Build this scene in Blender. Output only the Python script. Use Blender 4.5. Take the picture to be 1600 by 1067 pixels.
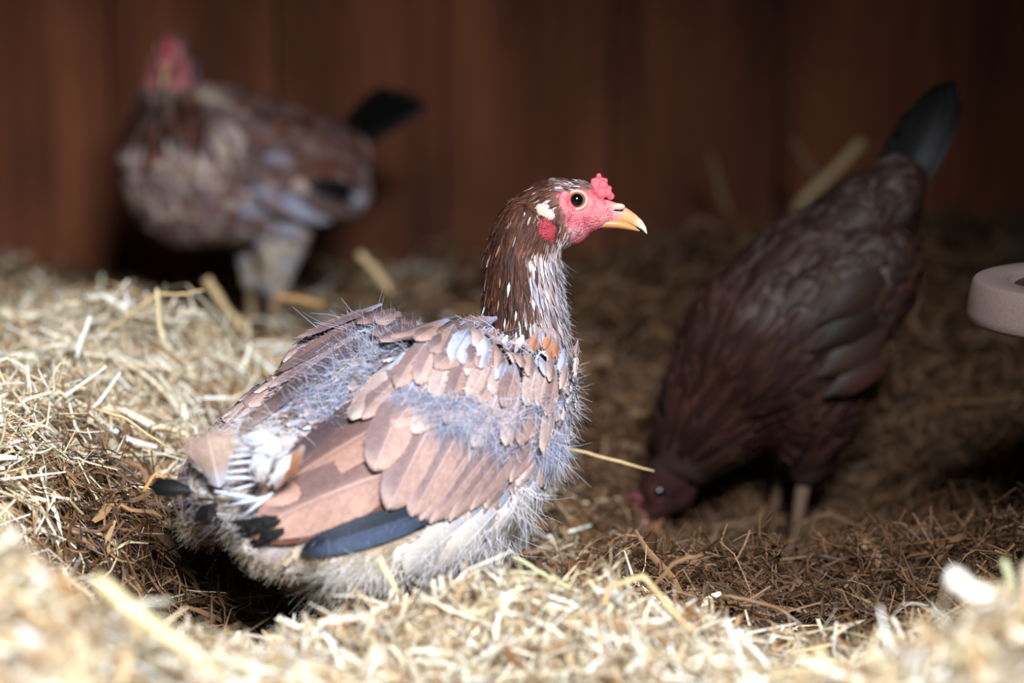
import bpy, bmesh, math, random
import numpy as np
from mathutils import Vector, Matrix, noise
from mathutils.bvhtree import BVHTree

for o in list(bpy.data.objects): bpy.data.objects.remove(o)
random.seed(7); RNG = np.random.default_rng(7)
scene = bpy.context.scene
COL = scene.collection
V = Vector

# ------------------------------------------------------------------ camera
CAM_H, PITCH, FPX = 0.56, 0.1816, 4444.0
cam_d = bpy.data.cameras.new('camera'); cam = bpy.data.objects.new('camera', cam_d); COL.objects.link(cam)
cam_d.sensor_width = 36.0; cam_d.lens = 100.0; cam_d.clip_start = 0.05
cam.location = (0, 0, CAM_H); cam.rotation_euler = (math.pi/2 - PITCH, 0, 0)
cam_d.dof.use_dof = True; cam_d.dof.focus_distance = 2.0; cam_d.dof.aperture_fstop = 3.0
scene.camera = cam
CF = V((0, math.cos(PITCH), -math.sin(PITCH))); CU = V((0, math.sin(PITCH), math.cos(PITCH))); CR = V((1, 0, 0))
CC = V((0, 0, CAM_H))
def ray(px, py): return CF + CR*((px-800)/FPX) - CU*((py-533.5)/FPX)
def at(px, py, d): return CC + ray(px, py)*d
def hit(px, py, p0, n):
    r = ray(px, py); return CC + r*((p0-CC).dot(n)/r.dot(n))

# ------------------------------------------------------------------ light
vs = scene.view_settings
vs.view_transform = 'Standard'; vs.look = 'None'; vs.gamma = 1.0; vs.use_curve_mapping = False
vs.exposure = 0.15
world = bpy.data.worlds.new('world'); scene.world = world; world.use_nodes = True
bg = world.node_tree.nodes['Background']; bg.inputs[0].default_value = (0.62, 0.75, 1.0, 1); bg.inputs[1].default_value = 0.06
def area(name, loc, target, sx, sy, power, color):
    d = bpy.data.lights.new(name, 'AREA'); d.shape = 'RECTANGLE'; d.size = sx; d.size_y = sy; d.energy = power; d.color = color
    o = bpy.data.objects.new(name, d); COL.objects.link(o); o.location = loc
    o.rotation_euler = (V(target)-V(loc)).to_track_quat('-Z', 'Y').to_euler(); return o
area('doorway_daylight', (0.42, -0.4, 1.75), (-0.10, 2.0, 0.1), 0.70, 0.65, 170, (0.90, 0.95, 1.0))

# ------------------------------------------------------------------ helpers
def lin(c):
    return tuple(((v/255.0)/12.92 if v/255.0 <= .04045 else ((v/255.0+.055)/1.055)**2.4) for v in c)
def mat(name, rough=0.7):
    m = bpy.data.materials.new(name); m.use_nodes = True
    nt = m.node_tree; b = nt.nodes['Principled BSDF']; b.inputs['Roughness'].default_value = rough
    b.inputs['Specular IOR Level'].default_value = 0.3
    return m, nt, b
def node(nt, t, **kw):
    n = nt.nodes.new(t)
    for k, v in kw.items(): setattr(n, k, v)
    return n
def noise_tex(nt, scale, vec=None, detail=4, rough=.55):
    n = node(nt, 'ShaderNodeTexNoise'); n.inputs['Scale'].default_value = scale
    n.inputs['Detail'].default_value = detail; n.inputs['Roughness'].default_value = rough
    if vec is not None: nt.links.new(vec, n.inputs['Vector'])
    return n
def ramp(nt, fac, stops):
    r = node(nt, 'ShaderNodeValToRGB'); e = r.color_ramp.elements
    while len(e) < len(stops): e.new(0.5)
    for i, (p, c) in enumerate(stops): e[i].position = p; e[i].color = (*c, 1) if len(c) == 3 else c
    nt.links.new(fac, r.inputs[0]); return r
def mix(nt, kind, fac, a, b):
    m = node(nt, 'ShaderNodeMix', data_type='RGBA', blend_type=kind)
    for s, v in ((0, fac), (6, a), (7, b)):
        if hasattr(v, 'links') or hasattr(v, 'is_output'): nt.links.new(v, m.inputs[s])
        else: m.inputs[s].default_value = v if not isinstance(v, tuple) or len(v) == 4 else (*v, 1)
    return m.outputs[2]
def bump(nt, b, h, strength, dist):
    n = node(nt, 'ShaderNodeBump'); n.inputs['Strength'].default_value = strength; n.inputs['Distance'].default_value = dist
    nt.links.new(h, n.inputs['Height']); nt.links.new(n.outputs[0], b.inputs['Normal'])

def raw_mesh(name, verts, faces, smooth=True, col=None, uv=None, mats=()):
    """verts (n,3) array, faces (m,k) array of one size or list of lists"""
    me = bpy.data.meshes.new(name)
    verts = np.asarray(verts, dtype=np.float32)
    if isinstance(faces, np.ndarray):
        m, k = faces.shape
        me.vertices.add(len(verts)); me.vertices.foreach_set('co', verts.ravel())
        me.loops.add(m*k); me.loops.foreach_set('vertex_index', faces.astype(np.int32).ravel())
        me.polygons.add(m); me.polygons.foreach_set('loop_start', np.arange(0, m*k, k, dtype=np.int32))
        me.update(calc_edges=True)
    else:
        me.from_pydata([tuple(v) for v in verts], [], faces)
    if col is not None:
        a = me.color_attributes.new('col', 'FLOAT_COLOR', 'POINT')
        c = np.ones((len(verts), 4), dtype=np.float32); c[:, :3] = col; a.data.foreach_set('color', c.ravel())
    if uv is not None:
        a = me.attributes.new('fuv', 'FLOAT_VECTOR', 'POINT')
        c = np.zeros((len(verts), 3), dtype=np.float32); c[:, :uv.shape[1]] = uv; a.data.foreach_set('vector', c.ravel())
    if smooth: me.polygons.foreach_set('use_smooth', np.ones(len(me.polygons), dtype=bool))
    for m in mats: me.materials.append(m)
    return me
def link(name, me, parent=None, off=None):
    o = bpy.data.objects.new(name, me); COL.objects.link(o)
    if parent is not None: o.parent = parent
    return o
def tag(o, label=None, cat=None, group=None, kind=None):
    if label: o['label'] = label
    if cat: o['category'] = cat
    if group: o['group'] = group
    if kind: o['kind'] = kind
    return o
class Thing:
    """an Empty at the base; parts are built in world coordinates and moved to its frame"""
    def __init__(s, name, loc, label, cat, group=None):
        s.e = bpy.data.objects.new(name, None); COL.objects.link(s.e); s.e.location = loc; s.loc = V(loc)
        s.e.empty_display_size = .02; tag(s.e, label, cat, group)
    def part(s, name, me, parent=None, label=None, kind=None):
        me.transform(Matrix.Translation(-s.loc))
        o = link(name, me, parent or s.e); tag(o, label, None, None, kind); return o
def box_mesh(name, lo, hi, m, bev=0):
    bm = bmesh.new(); bmesh.ops.create_cube(bm, size=1)
    for v in bm.verts:
        v.co = V([lo[i] + (v.co[i]+.5)*(hi[i]-lo[i]) for i in range(3)])
    if bev: bmesh.ops.bevel(bm, geom=bm.edges[:], offset=bev, segments=2, affect='EDGES', profile=.5)
    me = bpy.data.meshes.new(name); bm.to_mesh(me); bm.free(); me.materials.append(m); return me
def sm(a, b, x):
    t = np.clip((x-a)/(b-a), 0, 1); return t*t*(3-2*t)
def frame_tube(pts, radii, sides=8, cap=True, squash=None, up=V((0, 0, 1))):
    """loft along pts; radii (ra, rb): ra sideways, rb in the plane of 'up'"""
    vs_, fs = [], []; n = len(pts)
    for i, p in enumerate(pts):
        t = (pts[min(i+1, n-1)] - pts[max(i-1, 0)]).normalized()
        s = t.cross(up)
        s = s.normalized() if s.length > 1e-5 else V((1, 0, 0))
        u = s.cross(t).normalized(); ra, rb = radii[i] if isinstance(radii[i], tuple) else (radii[i], radii[i])
        for k in range(sides):
            a = 2*math.pi*k/sides; vs_.append(p + s*(ra*math.cos(a)) + u*(rb*math.sin(a)))
    for i in range(n-1):
        for k in range(sides):
            a, b = i*sides+k, i*sides+(k+1) % sides; fs.append([a, b, b+sides, a+sides])
    if cap: fs.append(list(range(sides))[::-1]); fs.append(list(range((n-1)*sides, n*sides)))
    return vs_, fs
def ellipsoid(c, ax, rad, nu=16, nv=10):
    vs_, fs = [], []
    for j in range(nv+1):
        th = math.pi*j/nv
        for i in range(nu):
            ph = 2*math.pi*i/nu
            d = (math.sin(th)*math.cos(ph)*rad[0], math.sin(th)*math.sin(ph)*rad[1], math.cos(th)*rad[2])
            vs_.append(c + ax[0]*d[0] + ax[1]*d[1] + ax[2]*d[2])
    for j in range(nv):
        for i in range(nu):
            a = j*nu+i; b = j*nu+(i+1) % nu; fs.append([a, b, b+nu, a+nu])
    return vs_, fs
def join(parts):
    vs_, fs = [], []
    for v, f in parts:
        o = len(vs_); vs_ += list(v); fs += [[i+o for i in q] for q in f]
    return vs_, fs
def remesh(parts, voxel, smooth_it=6, fac=.5):
    vs_, fs = join(parts); me = bpy.data.meshes.new('tmp'); me.from_pydata([tuple(v) for v in vs_], [], fs)
    bm = bmesh.new(); bm.from_mesh(me); bmesh.ops.recalc_face_normals(bm, faces=bm.faces); bm.to_mesh(me); bm.free()
    o = bpy.data.objects.new('tmp', me); COL.objects.link(o)
    r = o.modifiers.new('r', 'REMESH'); r.mode = 'VOXEL'; r.voxel_size = voxel
    s = o.modifiers.new('s', 'SMOOTH'); s.iterations = smooth_it; s.factor = fac
    dg = bpy.context.evaluated_depsgraph_get(); dg.update()
    out = bpy.data.meshes.new_from_object(o.evaluated_get(dg)); bpy.data.objects.remove(o); bpy.data.meshes.remove(me)
    out.polygons.foreach_set('use_smooth', np.ones(len(out.polygons), dtype=bool)); return out
def verts_np(me):
    a = np.empty(len(me.vertices)*3, dtype=np.float32); me.vertices.foreach_get('co', a); return a.reshape(-1, 3)
def set_col(me, c):
    a = me.color_attributes.new('col', 'FLOAT_COLOR', 'POINT')
    k = np.ones((len(me.vertices), 4), dtype=np.float32); k[:, :3] = c; a.data.foreach_set('color', k.ravel())
def simple(me, m): me.materials.clear(); me.materials.append(m); return me

# ------------------------------------------------------------------ materials
def wood_material(name, ca, cb, cc):
    m, nt, b = mat(name, .75)
    g = node(nt, 'ShaderNodeNewGeometry'); oi = node(nt, 'ShaderNodeObjectInfo')
    mp = node(nt, 'ShaderNodeMapping'); mp.inputs['Scale'].default_value = (16, 16, 1.3)
    nt.links.new(g.outputs['Position'], mp.inputs[0])
    n1 = noise_tex(nt, 1.0, mp.outputs[0], 6, .6)
    mp2 = node(nt, 'ShaderNodeMapping'); mp2.inputs['Scale'].default_value = (3.2, 3.2, 1.6); nt.links.new(g.outputs['Position'], mp2.inputs[0])
    n2 = noise_tex(nt, 1.6, mp2.outputs[0], 3, .5)
    r = ramp(nt, n1.outputs[0], [(.28, ca), (.5, cb), (.74, cc)])
    r2 = ramp(nt, n2.outputs[0], [(.3, (.62, .58, .55)), (.7, (1.35, 1.3, 1.25))])
    c = mix(nt, 'MULTIPLY', 1.0, r.outputs[0], r2.outputs[0])
    nt.links.new(c, b.inputs['Base Color']); bump(nt, b, n1.outputs[0], .4, .003)
    return m
M_WOOD = wood_material('stained_plywood', (.075, .022, .009), (.20, .062, .026), (.36, .125, .054))
M_WOOD2 = wood_material('dark_board', (.03, .012, .007), (.05, .02, .011), (.08, .033, .018))
def attr_material(name, rough, noise_scale, amt, bump_s=0, bump_d=.001, spec=.25, sub=0):
    m, nt, b = mat(name, rough); b.inputs['Specular IOR Level'].default_value = spec
    a = node(nt, 'ShaderNodeAttribute', attribute_name='col')
    tc = node(nt, 'ShaderNodeTexCoord')
    n = noise_tex(nt, noise_scale, tc.outputs['Object'], 5, .6)
    r = ramp(nt, n.outputs[0], [(.3, (1-amt,)*3), (.7, (1+amt,)*3)])
    nt.links.new(mix(nt, 'MULTIPLY', 1.0, a.outputs[0], r.outputs[0]), b.inputs['Base Color'])
    if bump_s: bump(nt, b, n.outputs[0], bump_s, bump_d)
    if sub: b.inputs['Subsurface Weight'].default_value = sub; b.inputs['Subsurface Radius'].default_value = (.004, .0015, .001); b.inputs['Subsurface Scale'].default_value = .5
    return m
M_HAY = attr_material('hay', .55, 300, .18, spec=.4)
M_SOIL = attr_material('hay_bed', .9, 220, .5, .8, .004)
M_BODY = attr_material('hen_skin_and_down', .8, 700, .25, .6, .0008)
M_FACE = attr_material('comb_skin', .45, 1500, .16, .7, .0006, spec=.45, sub=.15)
def face_material():
    m, nt, b = mat('face_skin', .42); b.inputs['Specular IOR Level'].default_value = .4
    a = node(nt, 'ShaderNodeAttribute', attribute_name='col'); tc = node(nt, 'ShaderNodeTexCoord')
    vo = node(nt, 'ShaderNodeTexVoronoi'); vo.inputs['Scale'].default_value = 900; nt.links.new(tc.outputs['Object'], vo.inputs['Vector'])
    n = noise_tex(nt, 160, tc.outputs['Object'], 6, .7); n3 = noise_tex(nt, 1100, tc.outputs['Object'], 4, .7)
    r = ramp(nt, vo.outputs['Distance'], [(.15, (1.15, 1.15, 1.15)), (.75, (.78, .70, .72))])
    r2 = ramp(nt, n.outputs[0], [(.35, (.62, .52, .55)), (.5, (1, 1, 1)), (.68, (1.12, 1.25, 1.22))])
    r3 = ramp(nt, n3.outputs[0], [(.35, (.82, .82, .82)), (.7, (1.1, 1.18, 1.18))])
    c = mix(nt, 'MULTIPLY', 1.0, mix(nt, 'MULTIPLY', 1.0, a.outputs[0], r.outputs[0]), mix(nt, 'MULTIPLY', 1.0, r2.outputs[0], r3.outputs[0]))
    nt.links.new(c, b.inputs['Base Color'])
    mm = node(nt, 'ShaderNodeMath', operation='SUBTRACT'); nt.links.new(n.outputs[0], mm.inputs[0]); nt.links.new(vo.outputs['Distance'], mm.inputs[1])
    bump(nt, b, mm.outputs[0], .8, .0009); return m
M_FACE2 = face_material()
M_BEAK = attr_material('beak_horn', .32, 500, .06, spec=.5)
M_DOWN = attr_material('down', .8, 200, .1, spec=.1)
def feather_material():
    m, nt, b = mat('feather', .55); b.inputs['Specular IOR Level'].default_value = .28
    a = node(nt, 'ShaderNodeAttribute', attribute_name='col'); uv = node(nt, 'ShaderNodeAttribute', attribute_name='fuv')
    sp = node(nt, 'ShaderNodeSeparateXYZ'); nt.links.new(uv.outputs['Vector'], sp.inputs[0])
    au = node(nt, 'ShaderNodeMath', operation='ABSOLUTE'); nt.links.new(sp.outputs[0], au.inputs[0])
    # barbs run outward and tipward: coordinate v - 0.55|u|
    k = node(nt, 'ShaderNodeMath', operation='MULTIPLY_ADD'); nt.links.new(au.outputs[0], k.inputs[0]); k.inputs[1].default_value = -.30; nt.links.new(sp.outputs[1], k.inputs[2])
    cb = node(nt, 'ShaderNodeCombineXYZ'); nt.links.new(k.outputs[0], cb.inputs[0]); nt.links.new(sp.outputs[2], cb.inputs[1])
    sc = node(nt, 'ShaderNodeMapping'); sc.inputs['Scale'].default_value = (60, 37, 1); nt.links.new(cb.outputs[0], sc.inputs[0])
    n = noise_tex(nt, 1.0, sc.outputs[0], 3, .6)
    tc = node(nt, 'ShaderNodeTexCoord'); n2 = noise_tex(nt, 260, tc.outputs['Object'], 5, .65)
    r = ramp(nt, n.outputs[0], [(.25, (.80,)*3), (.75, (1.15,)*3)]); r2 = ramp(nt, n2.outputs[0], [(.3, (.80,)*3), (.7, (1.14,)*3)])
    c = mix(nt, 'MULTIPLY', 1.0, mix(nt, 'MULTIPLY', 1.0, a.outputs[0], r.outputs[0]), r2.outputs[0])
    rach = ramp(nt, au.outputs[0], [(.025, (1, 1, 1)), (.06, (0, 0, 0))])
    fade = ramp(nt, sp.outputs[1], [(.05, (.95,)*3), (.9, (.3,)*3)])
    f = mix(nt, 'MULTIPLY', 1.0, rach.outputs[0], fade.outputs[0])
    pale = mix(nt, 'MULTIPLY', 1.0, a.outputs[0], (1.9, 2.0, 2.1, 1))
    nt.links.new(mix(nt, 'MIX', f, c, pale), b.inputs['Base Color'])
    bump(nt, b, n.outputs[0], .35, .0006)
    return m
M_FEATHER = feather_material()
def plain(name, c, rough, spec=.5, nscale=300, amt=.1, **kw):
    m, nt, b = mat(name, rough); b.inputs['Specular IOR Level'].default_value = spec
    tc = node(nt, 'ShaderNodeTexCoord'); n = noise_tex(nt, nscale, tc.outputs['Object'], 4, .6)
    r = ramp(nt, n.outputs[0], [(.3, tuple(v*(1-amt) for v in c)), (.7, tuple(min(1, v*(1+amt)) for v in c))])
    nt.links.new(r.outputs[0], b.inputs['Base Color']); return m
M_PUPIL = plain('pupil', (.004, .004, .005), .04, .8); M_IRIS = plain('iris', lin((142, 90, 30)), .12, .6, 900, .3)
M_LID = plain('eyelid', lin((215, 160, 150)), .5, .4, 1200, .12); M_EAR = plain('earlobe', lin((206, 182, 168)), .6, .3, 900, .14)
M_SHANK = plain('shank', lin((150, 125, 95)), .6, .3, 400, .25)
M_SHANK2 = plain('shaded_shank', lin((98, 76, 58)), .6, .3, 400, .25)  # darkened copies for the pecking hen: shade put into leg, lid and iris colour
M_LID2 = plain('shaded_eyelid', lin((86, 40, 36)), .6, .3, 900, .15)
M_IRIS2 = plain('shaded_iris', lin((40, 22, 12)), .3, .4, 900, .2)
M_QUILL = plain('quill', lin((205, 212, 226)), .4, .4, 800, .12)
M_TRAY = plain('tray_clay', lin((150, 128, 120)), .8, .25, 700, .16)
M_RESIDUE = plain('tray_residue', lin((70, 55, 48)), .8, .3, 500, .5)

# ------------------------------------------------------------------ the coop
WALL_Y = 3.46
root = tag(link('wall_back', box_mesh('wall_back', (-1.3, WALL_Y+.012, -.2), (1.3, WALL_Y+.05, 1.5), M_WOOD2)), kind='structure')
xb = -1.30; i = 0
while xb < 1.29:
    w = min(.203, 1.3-xb)
    link('board', box_mesh('board', (xb+.0022, WALL_Y + .002*math.sin(i*2.3), -.2), (xb+w-.0022, WALL_Y+.014, 1.5), M_WOOD, .0018), root)
    xb += w; i += 1
for nm, lo, hi in (('wall_left', (-1.34, 1.04, -.2), (-1.3, WALL_Y, 1.5)), ('wall_right', (1.3, 1.04, -.2), (1.34, WALL_Y, 1.5)),
                   ('ceiling', (-1.34, 1.0, 1.5), (1.34, WALL_Y+.05, 1.54))):
    tag(link(nm, box_mesh(nm, lo, hi, M_WOOD2)), kind='structure')
DOOR_L, DOOR_R, DOOR_TOP = -.95, .37, 1.13  # unseen front wall, its door edges placed to shade the right and back
wf = tag(link('unseen_wall_front', box_mesh('unseen_wall_front', (DOOR_R, 1.0, -.2), (1.34, 1.04, 1.5), M_WOOD2)), kind='structure')
tag(link('unseen_wall_front', box_mesh('unseen_wall_front', (-1.34, 1.0, -.2), (DOOR_L, 1.04, 1.5), M_WOOD2)), kind='structure')

tag(link('unseen_wall_front', box_mesh('unseen_wall_front', (DOOR_L, 1.0, DOOR_TOP), (DOOR_R, 1.04, 1.5), M_WOOD2)), kind='structure')

# hay surface: smooth surface through measured points
HP = [(-150,800,1.42),(50,832,1.45),(150,885,1.46),(250,955,1.46),(380,1015,1.46),(470,1066,1.46),
 (540,1012,1.76),(620,980,1.78),(720,970,1.78),(820,955,1.78),(950,968,1.77),(1080,990,1.75),(1180,1050,1.72),(700,1062,1.65),(950,1062,1.65),
 (1600,885,1.46),(1540,912,1.46),(1470,985,1.46),(1420,1050,1.46),(1750,890,1.45),
 (20,560,2.3),(130,605,2.15),(60,700,2.0),(150,770,2.0),(250,925,1.95),(200,1020,1.85),(340,985,1.95),(400,1035,1.85),(500,992,1.97),(600,985,1.98),(700,965,2.0),(800,930,2.05),
 (240,485,2.4),(330,585,2.35),(400,565,2.7),(30,418,2.9),(100,445,3.1),(420,545,3.1),(200,445,3.4),(500,515,2.9),(600,460,3.2),
 (-200,560,2.3),(-200,430,2.9),(-250,720,1.95),(400,700,2.3),(600,650,2.5),
 (900,840,2.15),(900,610,2.6),(950,460,3.0),(1000,800,2.35),(1100,850,2.42),(1240,852,2.42),(1330,830,2.42),(1000,870,2.05),(1100,870,2.2),(1250,848,2.3),(1200,965,1.95),(1350,955,1.97),(1500,900,2.0),(1400,810,2.3),
 (1500,660,2.5),(1580,570,2.6),(1500,425,3.0),(1580,365,3.2),(1450,350,3.3),(1100,360,3.3),(1200,380,3.3),(950,400,3.4),(750,420,3.3),(1750,560,2.5),(1750,380,3.2),(1750,800,2.1),(1950,600,2.4)]
HW = np.array([list(at(*p) - V((0, 0, .018 if p[2] < 1.6 and p[0] < 800 else 0))) for p in HP] + [(-.26,1.14,.16),(0,1.14,.09),(.26,1.14,.13),(-.30,1.72,.11),(-.17,1.68,.05),(.20,1.68,.03),(.32,1.72,.06),(-.6,1.3,.15),(.6,1.3,.12),(-.9,2,.1),(.9,2,.06),(-1,3,.08),(1,3,.08)])
_cl = [(RNG.normal(0, 1, 2)*f, RNG.random()*6.28, a) for f, a in [(28, .0042)]*7 + [(60, .0026)]*9 + [(110, .0014)]*8]
def CLUMP(x, y): return sum(a*np.sin(k[0]*x + k[1]*y + ph) for k, ph, a in _cl)
RBF_E = .035
_d = np.sqrt(((HW[:, None, :2]-HW[None, :, :2])**2).sum(-1) + RBF_E**2)
RBF_M = HW[:, 2].mean(); RBF_W = np.linalg.solve(_d + 0*np.eye(len(HW)), HW[:, 2]-RBF_M)
def height(x, y):
    x = np.atleast_1d(x); y = np.atleast_1d(y)
    d = np.sqrt((x[:, None]-HW[None, :, 0])**2 + (y[:, None]-HW[None, :, 1])**2 + RBF_E**2)
    return np.clip(d @ RBF_W + RBF_M, -.08, .26) - .020 + CLUMP(x, y)
def painted_shade(x, y):
    """shade painted over older, browner bedding: right hollow, under the hen, towards the wall"""
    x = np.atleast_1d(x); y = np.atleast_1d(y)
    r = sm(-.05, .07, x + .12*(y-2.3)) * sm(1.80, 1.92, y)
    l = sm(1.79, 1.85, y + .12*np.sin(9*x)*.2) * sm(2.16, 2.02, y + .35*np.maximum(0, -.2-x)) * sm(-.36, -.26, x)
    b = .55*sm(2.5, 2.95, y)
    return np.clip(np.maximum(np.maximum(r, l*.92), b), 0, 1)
gx = np.linspace(-1.29, 1.29, 150); gy = np.linspace(1.06, WALL_Y-.002, 140)
X, Y = np.meshgrid(gx, gy); Z = height(X.ravel(), Y.ravel()).reshape(X.shape)
Z = Z - .026 + .006*np.array([[noise.noise(V((a*14, b*14, 0))) for a in gx] for b in gy])
idx = np.arange(X.size).reshape(X.shape)
F = np.stack([idx[:-1, :-1], idx[:-1, 1:], idx[1:, 1:], idx[1:, :-1]], -1).reshape(-1, 4)
dk = painted_shade(X.ravel(), Y.ravel())[:, None]  # floor colour carries the same painted shade as the straw
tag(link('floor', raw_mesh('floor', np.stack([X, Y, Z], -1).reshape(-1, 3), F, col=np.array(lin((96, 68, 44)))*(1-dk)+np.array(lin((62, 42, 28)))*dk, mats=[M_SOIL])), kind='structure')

PAL_L = np.array([lin(c) for c in [(232,218,190),(220,200,164),(240,232,214),(206,176,136),(182,146,106),(202,188,148),(244,238,228),(164,126,88),(150,110,74),(214,190,156)]])
PAL_SHADE = np.array([lin(c) for c in [(122,88,60),(98,68,46),(138,104,74),(76,52,35),(108,78,53),(60,42,29),(128,100,74)]])  # brown straw colours, darkened to stand for shade in the hollows
def straws(n, x, y, lo, hi, L, W, tilt, K=5, seed=0, dark=None, lift_pow=1.0, curl=.75, top=.034, pale=False):
    g = np.random.default_rng(seed); n = len(x)
    z = height(x, y) + lo + (hi-lo)*g.random(n)**lift_pow
    e = .004; sx = (height(x+e, y)-height(x-e, y))/(2*e); sy = (height(x, y+e)-height(x, y-e))/(2*e)
    az = g.random(n)*2*np.pi; el = g.normal(0, tilt, n)
    d = np.stack([np.cos(az)*np.cos(el), np.sin(az)*np.cos(el), np.sin(el)], -1)
    d[:, 2] += np.clip(sx, -1.2, 1.2)*d[:, 0] + np.clip(sy, -1.2, 1.2)*d[:, 1]; d /= np.linalg.norm(d, axis=1, keepdims=True)
    length = L*np.exp(np.clip(g.normal(0, .4, n), -1, .75)); width = W*np.exp(g.normal(0, .5, n))
    r = g.normal(0, 1, (n, 3)); s = np.cross(d, r); s /= np.linalg.norm(s, axis=1, keepdims=True); u = np.cross(s, d)
    t = np.linspace(-.5, .5, K)
    c1 = g.normal(0, curl, n); c2 = g.normal(0, curl*.6, n); kink = g.uniform(-.3, .3, n); ka = np.where(g.random(n) < .3, g.normal(0, 1.1, n), 0)
    P = (np.stack([x, y, z], -1)[:, None, :] + d[:, None, :]*(length[:, None]*t)[:, :, None]
         + s[:, None, :]*(length[:, None]*(c1[:, None]*(t**2-.08)*1.6 + ka[:, None]*np.maximum(t-kink[:, None], 0)))[:, :, None]
         + u[:, None, :]*(length[:, None]*c2[:, None]*(t**3)*3)[:, :, None])
    T = np.gradient(P, axis=1); T /= np.linalg.norm(T, axis=2, keepdims=True)+1e-9
    q = g.normal(0, 1, (n, 3)); S = np.cross(T, q[:, None, :]); S /= np.linalg.norm(S, axis=2, keepdims=True)+1e-9; U = np.cross(S, T)
    prof = np.array([.7]+[1.0]*(K-2)+[.45])
    hw = (width[:, None]*.5*prof)[:, :, None]
    A = P - S*hw; B = P + U*hw*.55; C = P + S*hw
    ok = (np.maximum(P[:, :, 2].max(1) - height(x, y), np.maximum(P[:, 0, 2]-height(P[:, 0, 0], P[:, 0, 1]), P[:, -1, 2]-height(P[:, -1, 0], P[:, -1, 1]))) < top*g.uniform(.7, 1.3, n)) & (P[:, :, 1].max(1) < WALL_Y - .004)
    VV = np.stack([A, B, C], 2)[ok].reshape(-1, 3); nk_ = n; n = int(ok.sum())
    base = (np.arange(n)*K*3)[:, None, None]; k = (np.arange(K-1)*3)[None, :, None]
    q1 = np.array([0, 1, 4, 3]); q2 = np.array([1, 2, 5, 4])
    F = np.concatenate([base+k+q1, base+k+q2], 1).reshape(-1, 4)
    cl = PAL_L[g.integers(0, len(PAL_L), nk_)]; cd = PAL_SHADE[g.integers(0, len(PAL_SHADE), nk_)]
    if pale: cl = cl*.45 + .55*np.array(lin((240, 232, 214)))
    dkk = painted_shade(x, y) if dark is None else dark
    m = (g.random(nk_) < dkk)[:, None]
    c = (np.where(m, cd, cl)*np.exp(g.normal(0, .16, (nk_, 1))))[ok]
    return VV, F, np.repeat(np.clip(c, 0, .95), K*3, axis=0)
def hay_object(name, sets, label, cat='hay'):
    vo = 0; VV, FF, CCx = [], [], []
    for v, f, c in sets: VV.append(v); FF.append(f+vo); CCx.append(c); vo += len(v)
    o = link(name, raw_mesh(name, np.concatenate(VV), np.concatenate(FF), col=np.concatenate(CCx), mats=[M_HAY]))
    return tag(o, label, cat, kind='stuff')
def trapezoid(n, y0, y1, seed, marg=.12):
    g = np.random.default_rng(seed); y = np.sqrt(g.uniform(y0**2, y1**2, n)); x = g.uniform(-1, 1, n)*(y*.185+marg); return x, y
def blob(n, cx, cy, rx, ry, seed):
    g = np.random.default_rng(seed); a = g.random(n)*2*np.pi; r = np.sqrt(g.random(n)); return cx+rx*r*np.cos(a), cy+ry*r*np.sin(a)
def keep(x, y, f):
    m = f(x, y); return x[m], y[m]
def in_mound(x, y): return y < 1.80 - .35*np.maximum(0, np.abs(x-.02)-.2)
sets = []
x, y = trapezoid(46000, 1.68, 2.6, 11); sets.append(straws(0, x, y, -.028, .012, .045, .0013, .26, 5, 1))
x, y = trapezoid(15000, 1.68, 2.6, 12); sets.append(straws(0, x, y, -.004, .020, .04, .0011, .45, 5, 2, lift_pow=1.6, curl=.9))
x, y = trapezoid(1500, 1.75, 2.7, 13); sets.append(straws(0, x, y, .0, .018, .055, .0030, .25, 5, 3))
x, y = trapezoid(17000, 2.5, 3.42, 14); sets.append(straws(0, x, y, -.028, .016, .055, .0022, .3, 5, 4))
x, y = trapezoid(3500, 2.5, 3.42, 15); sets.append(straws(0, x, y, -.004, .024, .05, .0028, .45, 5, 5))
x, y = trapezoid(2600, 1.75, 2.5, 16); g_ = x < .05; x, y = x[g_], y[g_]; sets.append(straws(0, x, y, .002, .020, .06, .0026, .38, 6, 31, dark=np.where(painted_shade(x, y) > .5, 1., 0.), curl=.7, top=.045, pale=True))
hay_object('hay_bedding', sets, 'loose tangled hay bedding spread over the coop floor up to the wall')
sets = []
x, y = blob(9000, .0, 1.72, .25, .12, 21); sets.append(straws(0, x, y, -.025, .010, .04, .0013, .3, 5, 6, dark=np.zeros(9000)))
x, y = blob(3200, .0, 1.72, .25, .11, 22); sets.append(straws(0, x, y, -.002, .016, .035, .0013, .55, 5, 7, dark=np.zeros(3200), curl=.9))
x, y = blob(700, .0, 1.72, .25, .11, 27); sets.append(straws(0, x, y, .0, .016, .05, .0026, .45, 6, 32, dark=np.zeros(700), curl=.8, top=.04, pale=True))
hay_object('hay_mound', sets, 'pale dry hay heap in front of the sharp hen\'s belly, bottom centre')
sets = []
x, y = blob(8000, -.23, 1.42, .25, .16, 23); sets.append(straws(0, x, y, -.025, .012, .045, .0018, .3, 5, 8, dark=np.zeros(8000), top=.020))
x, y = blob(1500, -.23, 1.42, .25, .15, 24); sets.append(straws(0, x, y, -.002, .014, .045, .0024, .38, 5, 39, dark=np.zeros(1500), top=.022))
hay_object('hay_mound', sets, 'bright blurred hay heap filling the bottom left corner')
sets = []
x, y = blob(6500, .29, 1.42, .2, .15, 25); sets.append(straws(0, x, y, -.025, .012, .045, .0018, .3, 5, 10, dark=np.zeros(6500)))
x, y = blob(1300, .30, 1.42, .2, .14, 26); sets.append(straws(0, x, y, -.002, .02, .05, .0024, .5, 5, 11, dark=np.zeros(1300)))
hay_object('hay_mound', sets, 'bright blurred hay heap in the bottom right corner')

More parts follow.
